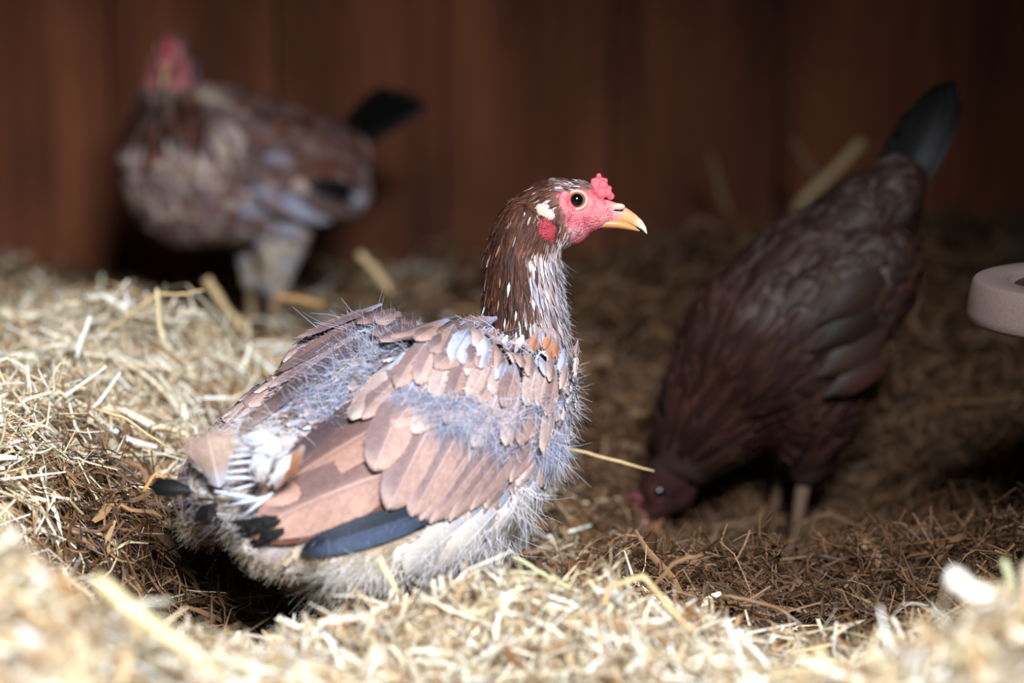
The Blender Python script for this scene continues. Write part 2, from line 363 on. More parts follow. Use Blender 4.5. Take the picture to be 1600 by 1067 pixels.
# ------------------------------------------------------------------ feathers
def cl3(*c): return np.array(lin(c))
PALS = {  # (inner vane, outer vane, root, tip)
 'pinktan': (cl3(186,152,142), cl3(140,115,114), cl3(160,158,174), cl3(202,172,162)),
 'rust':    (cl3(166,118,100), cl3(150,108,96), cl3(150,124,114), cl3(178,136,122)),
 'rustdk':  (cl3(122,74,58), cl3(110,68,54), cl3(110,74,62), cl3(136,90,74)),
 'mauve':   (cl3(160,130,124), cl3(122,100,104), cl3(150,150,170), cl3(182,154,148)),
 'mauvedk': (cl3(128,100,95), cl3(92,74,76), cl3(112,98,100), cl3(154,124,118)),
 'pale':    (cl3(208,180,170), cl3(190,164,158), cl3(190,192,208), cl3(220,198,190)),
 'tertial': (cl3(176,136,122), cl3(120,92,88), cl3(140,112,104), cl3(196,154,140)),
 'blue':    (cl3(74,88,112), cl3(40,46,60), cl3(36,40,50), cl3(30,32,40)),
 'black':   (cl3(20,18,19), cl3(16,14,15), cl3(30,26,26), cl3(14,13,14)),
 'rusty':   (cl3(176,120,92), cl3(156,104,80), cl3(150,130,125), cl3(190,138,112)),
 'grey':    (cl3(186,186,204), cl3(156,158,180), cl3(140,144,168), cl3(206,200,206)),
 'white':   (cl3(228,228,236), cl3(208,210,224), cl3(200,202,216), cl3(236,230,226)),
 'hackle':  (cl3(94,54,37), cl3(74,42,30), cl3(52,35,30), cl3(112,68,46)),
 'hackdk':  (cl3(66,38,28), cl3(50,30,24), cl3(40,28,24), cl3(80,46,32)),
 'cream':   (cl3(222,212,204), cl3(204,196,194), cl3(196,192,198), cl3(230,222,214)),
 'belly':   (cl3(190,170,146), cl3(170,150,128), cl3(160,144,130), cl3(204,186,164)),
}
def vane(v, kind):
    if kind == 'wing': w = .30 + .70*sm(0, .32, v)
    elif kind == 'hackle': w = .5 + .5*sm(0, .3, v) - .35*sm(.5, 1, v)
    else: w = .45 + .55*sm(0, .45, v)
    tip = np.clip((v-.58)/.42, 0, 1) if kind == 'wing' else np.clip((v-.72)/.28, 0, 1) if kind != 'hackle' else np.clip((v-.5)/.5, 0, 1)
    return w*(np.maximum(1-tip**2.2, 0.0)+.0004)**(.56 if kind == 'wing' else .5)
VS_HI = np.array([0, .08, .2, .34, .48, .62, .74, .83, .90, .95, .985, 1.0]); VS_MIN = np.array([0, .35, .7, 1.0]); VS_LO = np.array([0, .25, .5, .72, .88, .97, 1.0])
def feather(pts, nrm, width, pal, kind='wing', na=6, camber=.12, roll=0., rnd=None, vs=VS_LO, flip=False, fray=.04):
    """pts,nrm: arrays sampled at vs. Returns verts, faces, uv, col"""
    rnd = rnd or random
    T = np.gradient(pts, axis=0); T /= np.linalg.norm(T, axis=1, keepdims=True)+1e-9
    S = np.cross(T, nrm); S /= np.linalg.norm(S, axis=1, keepdims=True)+1e-9; N = np.cross(S, T)
    if roll:
        c, s = math.cos(roll), math.sin(roll); S, N = S*c+N*s, N*c-S*s
    us = np.linspace(-1, 1, na+1); w = vane(vs, kind)*width*.5
    j = np.array([[rnd.uniform(-fray, fray) for _ in us] for _ in vs])*(np.abs(us)[None, :]**3)
    UU = us[None, :]*(1+j)
    P = pts[:, None, :] + S[:, None, :]*(w[:, None]*UU)[:, :, None] - N[:, None, :]*(width*camber*(us**2)[None, :]*np.ones_like(w)[:, None])[:, :, None]
    # barbs sweep tipward at the edges
    P = P + T[:, None, :]*(np.abs(us)[None, :]*w[:, None]*.35*(1-vs[:, None]))[:, :, None]
    nv = len(vs); idx = np.arange(nv*(na+1)).reshape(nv, na+1)
    F = np.stack([idx[:-1, :-1], idx[:-1, 1:], idx[1:, 1:], idx[1:, :-1]], -1).reshape(-1, 4)
    a, b, r, t = PALS[pal]; k = math.exp(rnd.gauss(0, .10))
    su = us if not flip else -us
    m = sm(-.15, .15, su)[None, :, None]
    c = a*m + b*(1-m); vv = vs[:, None, None]*np.ones((1, na+1, 1))
    c = c + (r-c)*(1-sm(.05, .38, vv)); c = c + (t-c)*(.7*sm(.8, 1, vv))*np.ones_like(c)
    c = c*(1+.12*(np.abs(us)[None, :, None]-.4))*k
    sd = rnd.random()*50
    uv = np.stack([np.broadcast_to(us[None, :], (nv, na+1)), np.broadcast_to(vs[:, None], (nv, na+1)), np.full((nv, na+1), sd)], -1)
    return P.reshape(-1, 3), F, uv.reshape(-1, 3), np.clip(c, 0, .97).reshape(-1, 3)
def fringe(part, na, vs, width, rnd, n=70, L=.0022):
    v, f, u, c = part; nv = len(vs); G = v.reshape(nv, na+1, 3); CG = c.reshape(nv, na+1, 3); A, B, U, D = [], [], [], []
    for k in range(n):
        t = rnd.uniform(.18, 1.0); s_ = rnd.choice((0, na)); i = min(int(np.searchsorted(vs, t))-1, nv-2); i = max(i, 0); w = (t-vs[i])/(vs[i+1]-vs[i])
        if t > .93: s_ = rnd.randint(1, na-1)
        e = G[i, s_]*(1-w)+G[i+1, s_]*w; ctr = G[i, na//2]*(1-w)+G[i+1, na//2]*w
        T = G[i+1, na//2]-G[i, na//2]; T = T/(np.linalg.norm(T)+1e-9); o = e-ctr; o = o/(np.linalg.norm(o)+1e-9)
        d = T*rnd.uniform(.6, 1.1) + o*rnd.uniform(.25, .8) + np.array([rnd.gauss(0, .2) for _ in range(3)]); l = L*rnd.uniform(.5, 1.3)
        q = len(A); sd = np.cross(d, np.array([0, -1, .3])); sd = sd/(np.linalg.norm(sd)+1e-9)*.00022; e = e - o*.0004
        A += [e-sd, e+sd, e+d*l+sd*.3, e+d*l-sd*.3]; B.append([q, q+1, q+2, q+3]); col = CG[i, s_]*rnd.uniform(.95, 1.2); D += [np.clip(col, 0, .97)]*4; U += [[.8, t, k]]*4
    return np.array(A), np.array(B), np.array(U), np.array(D)
def feather_mesh(name, parts, m=None):
    vo = 0; A, B, Cc, D = [], [], [], []
    for v, f, u, c in parts: A.append(v); B.append(f+vo); Cc.append(u); D.append(c); vo += len(v)
    return raw_mesh(name, np.concatenate(A), np.concatenate(B), uv=np.concatenate(Cc), col=np.concatenate(D), mats=[m or M_FEATHER])
class Surf:
    def __init__(s, me):
        s.v = verts_np(me); s.p = [tuple(p.vertices) for p in me.polygons]
        s.b = BVHTree.FromPolygons([V(v) for v in s.v], s.p); s.me = me
        ar = np.array([p.area for p in me.polygons]); s.cum = np.cumsum(ar)/ar.sum(); s.area = ar.sum()
        s.cen = np.array([p.center[:] for p in me.polygons]); s.nor = np.array([p.normal[:] for p in me.polygons])
    def sample(s, n, rnd): 
        i = np.searchsorted(s.cum, np.array([rnd.random() for _ in range(n)])); return s.cen[np.minimum(i, len(s.cen)-1)], s.nor[np.minimum(i, len(s.cen)-1)]
    def near(s, p):
        loc, n, i, d = s.b.find_nearest(V(p)); return loc, n
    def cast(s, px, py):
        r = ray(px, py).normalized(); loc, n, i, d = s.b.ray_cast(CC, r)
        if loc is None: return None
        return loc, (n if n.dot(r) < 0 else -n)
def surf_path(S, p, d, length, vs, l0, l1):
    """walk over the surface from p along d"""
    pts, ns = [], []; cur = V(p); dr = V(d); last = 0
    for v in vs:
        cur = cur + dr*((v-last)*length); last = v
        loc, n = S.near(cur); dd = dr - n*dr.dot(n)
        if dd.length > 1e-4: dr = dd.normalized()
        pts.append(loc + n*(l0+(l1-l0)*v)); ns.append(n); cur = loc
    ns2 = [(ns[max(i-1, 0)]+ns[i]+ns[min(i+1, len(ns)-1)]).normalized() for i in range(len(ns))]
    return np.array([q[:] for q in pts]), np.array([q[:] for q in ns2])
def px_path(S, a, b, vs, l0, l1, bow=0):
    """path over the surface seen between two picked points of the plumage"""
    out = []
    dx, dy = b[0]-a[0], b[1]-a[1]
    for v in vs:
        k = bow*4*v*(1-v); out.append(S.cast(a[0]+dx*v - dy*k, a[1]+dy*v + dx*k))
    good = [i for i, o in enumerate(out) if o]
    if len(good) < 3: return None
    pts, ns = [], []
    for i, v in enumerate(vs):
        if out[i]: loc, n = out[i]
        else:
            g = min(good, key=lambda q: abs(q-i)); g2 = min([q for q in good if q != g], key=lambda q: abs(q-i))
            sl = (out[g][0]-out[g2][0])/(vs[g]-vs[g2]); mx = math.hypot(dx, dy)*.00048; sl = sl*min(1, mx/max(sl.length, 1e-6)); loc = out[g][0] + sl*(v-vs[g]); n = out[g][1]
        pts.append(loc); ns.append(n)
    ns = [sum(ns[max(0, i-2):i+3], V()).normalized() for i in range(len(ns))]
    pts = [pts[i] + ns[i]*(l0+(l1-l0)*v) for i, v in enumerate(vs)]
    # ease steps where the ray slides over an edge
    P = np.array([q[:] for q in pts])
    for _ in range(2): P[1:-1] = (P[:-2]+2*P[1:-1]+P[2:])/4
    return P, np.array([q[:] for q in ns])
def scatter_feathers(S, n, fn, rnd, vs=VS_LO, na=4):
    """fn(p, normal) -> None or dict(dir, len, w, pal, kind, l0, l1)"""
    parts = []; C_, N_ = S.sample(n, rnd)
    for p, nn in zip(C_, N_):
        q = fn(V(p), V(nn))
        if not q: continue
        d = V(q['dir']); nv = V(nn); d = d - nv*d.dot(nv)
        if d.length < 1e-3: continue
        P, N = surf_path(S, p, d.normalized(), q['len'], vs, q.get('l0', .001), q.get('l1', .005))
        parts.append(feather(P, N, q['w'], q['pal'], q.get('kind', 'body'), na, q.get('camber', .12), rnd.gauss(0, .15), rnd, vs, rnd.random() < .5, .10))
    return parts
def strands(S, n, fn, rnd, K=4):
    """fine down: fn(p, n) -> None or (dir, length, width, colour)"""
    C_, N_ = S.sample(n, rnd); P0, D, L, W, CO, NN = [], [], [], [], [], []
    for p, nn in zip(C_, N_):
        q = fn(V(p), V(nn))
        if q: P0.append(p); D.append(q[0][:]); L.append(q[1]); W.append(q[2]); CO.append(q[3]); NN.append(nn)
    n = len(P0); P0, D, NN = np.array(P0), np.array(D), np.array(NN); L, W, CO = np.array(L), np.array(W), np.array(CO)
    g = np.random.default_rng(rnd.randrange(1 << 30))
    D = D/np.linalg.norm(D, axis=1, keepdims=True); bend = g.normal(0, .35, (n, 3)); t = np.linspace(0, 1, K)
    P = P0[:, None] - NN[:, None]*.001 + D[:, None]*(L[:, None]*t)[:, :, None] + bend[:, None]*(L[:, None]*t**2*.6)[:, :, None]
    T = np.gradient(P, axis=1); T /= np.linalg.norm(T, axis=2, keepdims=True)
    q = g.normal(0, 1, (n, 3)); Sd = np.cross(T, q[:, None]); Sd /= np.linalg.norm(Sd, axis=2, keepdims=True)
    hw = (W[:, None]*.5*np.linspace(1, .25, K))[:, :, None]
    VV = np.stack([P-Sd*hw, P+Sd*hw], 2).reshape(-1, 3)
    base = (np.arange(n)*K*2)[:, None, None]; k = (np.arange(K-1)*2)[None, :, None]
    F = (base+k+np.array([0, 1, 3, 2])).reshape(-1, 4)
    return raw_mesh('down', VV, F, col=np.repeat(np.clip(CO, 0, .97), K*2, axis=0), mats=[M_DOWN])

# ------------------------------------------------------------------ head
class HFrame:
    """head frame: a forward, b up, c sideways; units of 1/2160 m"""
    def __init__(s, o, a, b, k=.000466): s.o = V(o); s.a = V(a).normalized(); s.b = (V(b)-s.a*V(b).dot(s.a)).normalized(); s.c = s.a.cross(s.b); s.k = k
    def p(s, a, b, c=0): return s.o + (s.a*a + s.b*b + s.c*c)*s.k
    def ell(s, a, b, c, ra, rb, rc, nu=18, nv=12): return ellipsoid(s.p(a, b, c), (s.a, s.b, s.c), (ra*s.k, rb*s.k, rc*s.k), nu, nv)
def skull_parts(H):
    return [H.ell(2, 3, 0, 52, 43, 36), H.ell(46, -8, 0, 44, 30, 25), H.ell(70, -8, 0, 30, 19, 17), H.ell(18, -32, 0, 36, 28, 27),
            H.ell(-32, -10, 0, 34, 40, 31), H.ell(30, 16, 0, 34, 28, 27)]
def head_details(T, H, tone=1.0):  # a low tone paints shade into the head colours
    k = H.k
    # upper beak
    sec = [(66, -6, 20, 15), (78, -6, 18.5, 14), (92, -8, 15.5, 12.2), (106, -12, 12, 9.5), (118, -17.5, 9, 7), (128, -24, 6.5, 4.6), (135, -31, 3.6, 2.6), (139, -39, 1.0, .8)]
    pts = [H.p(a, b) for a, b, _, _ in sec]
    v, f = frame_tube(pts, [(w*k, h*k) for _, _, h, w in sec], 16, True, None, H.b)
    c = []
    for (a, b, h, w) in sec:
        u = sm(78, 112, a); tip = sm(118, 138, a)
        base = np.array(lin((222, 128, 134)))*(1-u) + np.array(lin((212, 168, 116)))*u; col = base*(1-tip) + np.array(lin((236, 222, 204)))*tip
        for q in range(16):
            bb = b + h*math.sin(2*math.pi*q/16); u = sm(-9, 9, a - (92 + (bb+25)*.55)); base = np.array(lin((236, 136, 142)))*(1-u) + np.array(lin((206, 160, 108)))*u
            c.append((base*(1-tip) + np.array(lin((236, 222, 204)))*tip))
    bk = T.part('beak', raw_mesh('beak', np.array([q[:] for q in v]), f, col=np.array(c)*(tone**.5), mats=[M_BEAK]), label='ochre upper beak with a pale hooked tip' if tone > .5 else None)
    sec = [(60, -24, 8, 14), (80, -24, 7.5, 11.5), (96, -25, 7, 9), (110, -28, 5.6, 6.8), (120, -31.5, 3.5, 4.2), (128, -35, 1, 1.5)]
    v, f = frame_tube([H.p(a, b) for a, b, _, _ in sec], [(w*k, h*k) for _, _, h, w in sec], 14, True, None, H.b)
    T.part('lower_beak', raw_mesh('lower_beak', np.array([q[:] for q in v]), f, col=np.array([np.array(lin((206, 140, 110)))*(1-sm(60, 96, sec[i//14][0])) + np.array(lin((196, 142, 84)))*sm(60, 96, sec[i//14][0]) for i in range(len(v))]), mats=[M_BEAK]))
    # comb: low lumpy blade
    lumps = [(66, 42, 8), (60, 34, 8.5), (72, 34, 8.5), (63, 26, 9.5), (77, 27, 7.5), (70, 22, 9), (84, 18, 6.5), (80, 22, 7), (66, 49, 4.5), (75, 41, 5.5), (82, 30, 4.5), (58, 41, 5)]
    me = remesh([H.ell(a, b, (i % 3-1)*2.5, r, r, r*.62, 12, 8) for i, (a, b, r) in enumerate(lumps)], 1.5*k, 2)
    set_col(me, np.tile(np.array(lin((226, 96, 108)))*tone, (len(me.vertices), 1))); T.part('comb', simple(me, M_FACE), label='small knobbly pink red comb' if tone > .5 else 'red comb darkened as in shade')
    for s in (1, -1):
        # eye: amber ball with pupil and a pale lid ring
        ec = H.p(31, 11, s*17.5); rad = 14.5*k
        v, f = ellipsoid(ec, (H.a, H.b, H.c*s), (rad, rad, rad), 24, 16)
        e = T.part('eye', raw_mesh('eye', np.array([q[:] for q in v]), f, mats=[M_IRIS if tone > .5 else M_IRIS2]), label='amber eye' if tone > .5 else None)
        ax = (H.c*s*.985 + H.a*.10 + H.b*.03).normalized(); t1 = H.a - ax*H.a.dot(ax); t1.normalize(); t2 = ax.cross(t1)
        vv, ff = [ec + ax*rad*1.06], []
        for ring, th in enumerate((.25, .5, .70, .74)):
            for q in range(24):
                ph = 2*math.pi*q/24; rr = rad*(1.045 if ring < 3 else .97)
                vv.append(ec + (ax*math.cos(th) + (t1*math.cos(ph)+t2*math.sin(ph))*math.sin(th))*rr)
        ff += [[0, 1+q, 1+(q+1) % 24] for q in range(24)]
        for ring in range(3):
            ff += [[1+ring*24+q, 1+(ring+1)*24+q, 1+(ring+1)*24+(q+1) % 24, 1+ring*24+(q+1) % 24] for q in range(24)]
        T.part('pupil', raw_mesh('pupil', np.array([q[:] for q in vv]), ff, mats=[M_PUPIL]), e)
        ring = []
        for q in range(29):
            ph = 2*math.pi*q/28
            ring.append(ec + H.c*(s*rad*(.50-.10*abs(math.cos(ph)))) + H.a*(1.04*rad*math.cos(ph)+.06*rad) + H.b*(.95*rad*math.sin(ph)))
        v, f = frame_tube(ring, [(.19*rad, .19*rad)]*29, 8, False, None, H.c)
        T.part('eyelid', raw_mesh('eyelid', np.array([q[:] for q in v]), f, mats=[M_LID if tone > .5 else M_LID2]), e)
        me = remesh([H.ell(-16, -5, s*31, 14, 12, 5, 14, 10), H.ell(-9, -12, s*31, 9, 9, 5, 12, 8), H.ell(-24, -1, s*30.5, 7, 7, 4, 12, 8)], 1.4*k, 4)
        T.part('earlobe', simple(me, M_EAR if tone > .5 else M_LID2), label='whitish oval earlobe' if tone > .5 else None)
        v, f = join([H.ell(95, 1.5, s*10, 11, 5.5, 4, 12, 8)])
        me = raw_mesh('nostril_flap', np.array([q[:] for q in v]), f, col=np.tile(np.array(lin((222, 176, 160))), (len(v), 1)), mats=[M_BEAK]); T.part('nostril_flap', me)
        v, f = H.ell(95, -4.0, s*11.8, 8.5, 1.5, 2.0, 12, 6)
        T.part('nostril', raw_mesh('nostril', np.array([q[:] for q in v]), f, mats=[M_PUPIL]))
def shank(T, knee, foot, fwd, rad=.0055, m=None):
    """bare shank with three front toes and a spur toe, as one leg part"""
    up = V((0, 0, 1)); side = fwd.cross(up).normalized(); parts = [frame_tube([knee, knee.lerp(foot, .5), foot], [rad*1.15, rad*.9, rad], 10)]
    for ang, L in ((-.5, .05), (0, .058), (.5, .05), (math.pi, .02)):
        d = fwd*math.cos(ang) + side*math.sin(ang)
        parts.append(frame_tube([foot, foot+d*L*.5+up*.004, foot+d*L*.85+up*.001, foot+d*L-up*.004], [rad*.85, rad*.75, rad*.6, rad*.2], 8))
    v, f = join(parts); T.part('leg', raw_mesh('leg', np.array([q[:] for q in v]), f, mats=[m or M_SHANK]))
def body_colour(me, fn):
    v = verts_np(me); set_col(me, np.array([fn(V(p)) for p in v]))

# ================================================================== the hen in focus
O1 = at(600, 960, 2.0); PSI = math.radians(42)
h1 = V((math.cos(PSI), math.sin(PSI), 0)); l1_ = V((-math.sin(PSI), math.cos(PSI), 0)); UP = V((0, 0, 1))
def hp(X, Y, Z): return V((O1.x, O1.y, 0)) + h1*X + l1_*Y + UP*Z
hen = Thing('hen', (O1.x, O1.y, O1.z), 'moulting tan and grey hen with red face sitting sharp in the hay', 'hen')
secs = [(-.158, .138, .008, .010), (-.146, .134, .022, .024), (-.116, .126, .036, .038), (-.08, .114, .058, .062), (-.03, .112, .085, .082), (.02, .114, .090, .086),
        (.06, .116, .080, .080), (.09, .117, .062, .068), (.115, .118, .038, .046), (.130, .118, .010, .014)]
parts = [frame_tube([hp(x, 0, z) for x, z, _, _ in secs], [(a, b) for _, _, a, b in secs], 28)]
for s in (-1, 1):     # folded wings
    ax = (h1*.90 + UP*.30 - l1_*s*.02).normalized(); nz = (l1_*s*.93+UP*.36); nz = (nz-ax*nz.dot(ax)).normalized(); ay = nz.cross(ax)
    parts.append(ellipsoid(hp(-.005, s*.068, .128), (ax, ay, nz), (.118, .058, .034), 24, 14))
    ax2 = (h1*.93 + UP*.22 + l1_*s*.12).normalized(); nz2 = (nz-ax2*nz.dot(ax2)).normalized()
    parts.append(ellipsoid(hp(-.075, s*.050, .108), (ax2, nz2.cross(ax2), nz2), (.078 if s < 0 else .066, .034, .020), 20, 12))
    parts.append(ellipsoid(hp(.015, s*.042, .170), (h1, l1_, UP), (.06, .040, .038), 18, 12))
HY = hp(.108, 0, 0).y
def hd(px, py, off=0): return hit(px, py, V((0, HY, 0)), V((0, 1, 0))) + V((0, off, 0))
nk = [(795, 610, .054, .050), (810, 560, .040, .038), (820, 510, .032, .0305), (818, 460, .028, .0275), (816, 415, .026, .0265), (824, 370, .025, .025), (846, 335, .024, .024)]
parts.append(frame_tube([hd(a, b) for a, b, _, _ in nk], [(c, d) for _, _, c, d in nk], 24, True, None, V((1, 0, 0))))
H1 = HFrame(hd(868, 325), (1, 0, 0), (0, .18, 1))
parts += skull_parts(H1)
me1 = remesh(parts, .0021, 5)
vv = verts_np(me1)
for s in (1, -1):      # shallow eye sockets
    ec = np.array(H1.p(31, 11, s*26)); d = np.linalg.norm(vv-ec, axis=1); vv -= (np.array((H1.c*s)[:])[None, :]*(.0022*np.exp(-(d/.0075)**2))[:, None])
me1.vertices.foreach_set('co', vv.astype(np.float32).ravel()); me1.update()
S1 = Surf(me1)
NECK = [hd(a, b) for a, b, _, _ in nk]
def local1(p):
    q = p - V((O1.x, O1.y, 0)); return q.dot(h1), q.dot(l1_), p.z
def headuv(p):
    q = (p-H1.o)/H1.k; return q.dot(H1.a), q.dot(H1.b), q.dot(H1.c)
NECK_TOPZ = hd(820, 545).z
def region1(p):
    a, b, c = headuv(p)
    if b > -70 and a > -70 and (p-H1.o).length < .055:
        crown = b > 22 + .10*max(0, a-10) and a < 62
        if a > 8-.35*b and not crown and b > -58 - .2*a and a+b > -44: return 'face'
        if ((a+12+.35*(b+34))/14)**2 + ((b+34)/17)**2 < 1 and abs(c) > 12: return 'face2'
        return 'crown'
    X, Y, Z = local1(p)
    if p.z > NECK_TOPZ-.01 and X > .045: return 'neck'
    return 'body'
C_FACE, C_FACE2 = cl3(216, 98, 108), cl3(186, 62, 78)
def bodycol1(p):
    r = region1(p); nz = noise.noise(p*180)
    if r == 'face':
        a, b, c = headuv(p); t = sm(35, 85, a); m = sm(-14, -40, b)
        col = C_FACE + (cl3(244, 150, 152)-C_FACE)*t*.8; col = col + (cl3(170, 96, 106)-col)*.65*m*(1-.5*t)
        e = math.hypot(a-31, b-11); col = col + (cl3(232, 150, 150)-col)*.7*math.exp(-((e-21)/5)**2)            # pale ring round the eye
        br = math.exp(-((b-26+.35*(a-45))/6)**2)*sm(20, 40, a)*sm(90, 60, a); col = col + (cl3(170, 60, 66)-col)*.55*br   # brow crease
        ck = math.exp(-(((a-18)/20)**2+((b+38)/10)**2)); col = col + (cl3(196, 170, 172)-col)*.6*ck            # grey stubble on the cheek
        return np.clip(col*(1+.10*nz), 0, 1)
    if r == 'face2': return C_FACE2*(1+.2*nz)
    if r == 'crown':
        a, b, c = headuv(p); t = sm(-25, 15, a); return (cl3(78, 47, 36)*(1-t) + cl3(122, 86, 78)*t)*(1+.35*nz)
    X, Y, Z = local1(p)
    if r == 'neck':
        a = (p - hd(826, 480)).dot(V((1, 0, 0))); t = sm(-.014, .012, a); return cl3(74, 44, 32)*(1-t) + cl3(172, 150, 150)*t
    if Z < .07: return cl3(196, 184, 172)*(1+.2*nz)
    return cl3(176, 162, 164)*(1+.25*nz)
body_colour(me1, bodycol1); simple(me1, M_BODY); me1.materials.append(M_FACE2)
for pg in me1.polygons:
    if (pg.center-H1.o).length < .06 and region1(pg.center) in ('face', 'face2'): pg.material_index = 1
hen.part('body', me1)
head_details(hen, H1)
for (a, b) in ((.0, -.035), (.03, .035)):
    p = hp(a, b, .06); q = V((p.x, p.y, O1.z+.004)); shank(hen, p, q, h1)

# --- traced wing feathers, lowest first (root, tip, width in px, palette, lift)
PXM = .00046
rw = random.Random(3)
def wf_(a, b, w, pal, l0, l1, kind='wing', bow=.0, flip=False, camber=.09, roll=0., name='wing_feather', label=None, fray=.03):
    r = px_path(S1, a, b, VS_HI, l0, l1, bow)
    if r is None: return
    fp = feather(r[0], r[1], w*PXM, pal, kind, 8, camber, roll, rw, VS_HI, flip, fray)
    return hen.part(name, feather_mesh(name, [fp, fringe(fp, 8, VS_HI, w*PXM, rw, 110 if name == 'flank_feather' else 70, .005 if name == 'flank_feather' else .0024)]), label=label)
def row(ra, rb, n, da, db, La, Lb, wa, wb, pals, l0, l1, jit=5, roll=.10, flip=False):
    for i in range(n):
        t = i/(n-1) if n > 1 else 0; x = ra[0]+(rb[0]-ra[0])*t + rw.gauss(0, jit*.7); y = ra[1]+(rb[1]-ra[1])*t + rw.gauss(0, jit*.7)
        d = V((da[0]+(db[0]-da[0])*t + rw.gauss(0, .05), da[1]+(db[1]-da[1])*t + rw.gauss(0, .05))).normalized()
        L = (La+(Lb-La)*t)*rw.uniform(.82, 1.18); w = (wa+(wb-wa)*t)*rw.uniform(.8, 1.15)
        wf_((x, y), (x+d.x*L, y+d.y*L), w, rw.choice(pals), l0+rw.uniform(-.0004, .0004), l1+rw.uniform(-.0008, .0008), 'wing', rw.gauss(0, .03), flip, .10, roll+rw.gauss(0, .06))
wf_((700, 812), (492, 874), 30, 'mauvedk', .001, .003)
wf_((705, 785), (474, 858), 44, 'blue', .006, .010, label='glossy blue black flight feather', camber=.05, flip=True)
for i, (a, b, w) in enumerate([((872, 640), (790, 752), 34), ((870, 618), (728, 796), 42), ((866, 600), (694, 812), 48), ((846, 600), (664, 816), 54), ((800, 610), (648, 812), 56)]):
    wf_(a, b, w, 'pinktan', .003+.0006*i, .005+.001*i, flip=True, roll=.08)
wf_((660, 775), (398, 843), 58, 'rustdk', .004, .007, bow=.03)
wf_((650, 725), (400, 830), 92, 'tertial', .005, .009, bow=.02, flip=True)
wf_((640, 650), (412, 800), 84, 'tertial', .007, .011, bow=.02, flip=True)
wf_((735, 640), (632, 806), 64, 'pinktan', .007, .011, flip=True, roll=.06)
wf_((690, 630), (596, 798), 66, 'pinktan', .009, .013, flip=True, roll=.06)
wf_((640, 590), (425, 775), 62, 'mauvedk', .006, .011, flip=True)
wf_((650, 600), (578, 745), 62, 'pinktan', .011, .014, flip=True)
row((640, 560), (850, 625), 10, (-.62, .78), (-.34, .94), 125, 100, 50, 34, ['pinktan', 'pinktan', 'pale'], .009, .0135, flip=True)
row((680, 545), (858, 590), 11, (-.62, .78), (-.30, .95), 88, 70, 36, 26, ['pinktan', 'pale', 'pale'], .0115, .015, flip=True)
row((705, 530), (866, 565), 13, (-.6, .8), (-.28, .96), 60, 50, 26, 19, ['pale', 'pinktan', 'grey'], .013, .016)
row((735, 525), (868, 548), 14, (-.62, .78), (-.2, .98), 44, 36, 19, 14, ['pale', 'pinktan', 'grey', 'white'], .0145, .0165, 7)
row((770, 520), (868, 535), 12, (-.6, .8), (-.15, .98), 34, 30, 15, 12, ['rusty', 'pinktan', 'rusty'], .015, .017, 8)
row((700, 500), (790, 540), 7, (-.86, .5), (-.78, .62), 105, 95, 44, 40, ['mauve', 'mauve', 'pinktan'], .010, .016, 6, flip=True)
row((640, 500), (770, 505), 9, (-.92, .4), (-.85, .52), 85, 75, 34, 30, ['mauve', 'mauve', 'mauvedk'], .009, .014, 7, flip=True)
row((650, 490), (790, 505), 9, (-.95, .3), (-.8, .6), 55, 50, 26, 22, ['mauve', 'pale', 'mauve'], .010, .015, 6)
# far wing edge
for i, (a, b, w) in enumerate([((560, 520), (372, 692), 36), ((585, 525), (388, 682), 34), ((600, 515), (405, 662), 32), ((590, 500), (428, 622), 32), ((600, 492), (452, 588), 30), ((610, 486), (480, 548), 28), ((640, 482), (500, 520), 26)]):
    wf_(a, b, w, ['mauvedk', 'mauve'][i % 2], .004+.001*i, .008+.001*i)

for a, b, w, pl in [((850, 735), (800, 855), 40, 'grey'), ((835, 750), (765, 880), 50, 'cream'), ((805, 775), (725, 888), 66, 'cream'), ((770, 795), (675, 888), 76, 'cream'), ((725, 812), (625, 885), 66, 'cream'), ((680, 820), (560, 890), 54, 'belly'), ((620, 840), (515, 885), 50, 'belly'), ((550, 845), (455, 870), 44, 'belly')]:
    wf_(a, b, w, pl, .001 if pl == 'belly' else .004, .003 if pl == 'belly' else .008, 'body', name='flank_feather', fray=.12)
# --- scattered contour feathers (all around, also out of view)
rs = random.Random(5)
def flow1(p):
    X, Y, Z = local1(p); d = -h1*1.0
    if X > .06 and Z < .15: d = -UP*.9 - h1*.5
    elif Z < .09: d = -h1*.8 - UP*.55
    elif abs(Y) > .05: d = -h1*.85 - UP*.45
    else: d = -h1*.95 - UP*.15
    return d
def neckflow(p):
    return (V((-.02, .0, -1)) if p.z > hd(820, 400).z else V((.05, 0, -1)))
WPOLY = [(872, 560), (872, 640), (815, 740), (700, 815), (640, 812), (480, 868), (395, 843), (410, 790), (560, 640), (620, 560), (700, 505), (790, 515)]
def to_px(p):
    q = p-CC; d = q.dot(CF); return 800+FPX*q.x/d, 533.5-FPX*q.dot(CU)/d
def covered(p, Y):
    if Y > .03: return False
    x, y = to_px(p); c = False
    for i in range(len(WPOLY)):
        (x1, y1), (x2, y2) = WPOLY[i], WPOLY[i-1]
        if (y1 > y) != (y2 > y) and x < (x2-x1)*(y-y1)/(y2-y1)+x1: c = not c
    return c
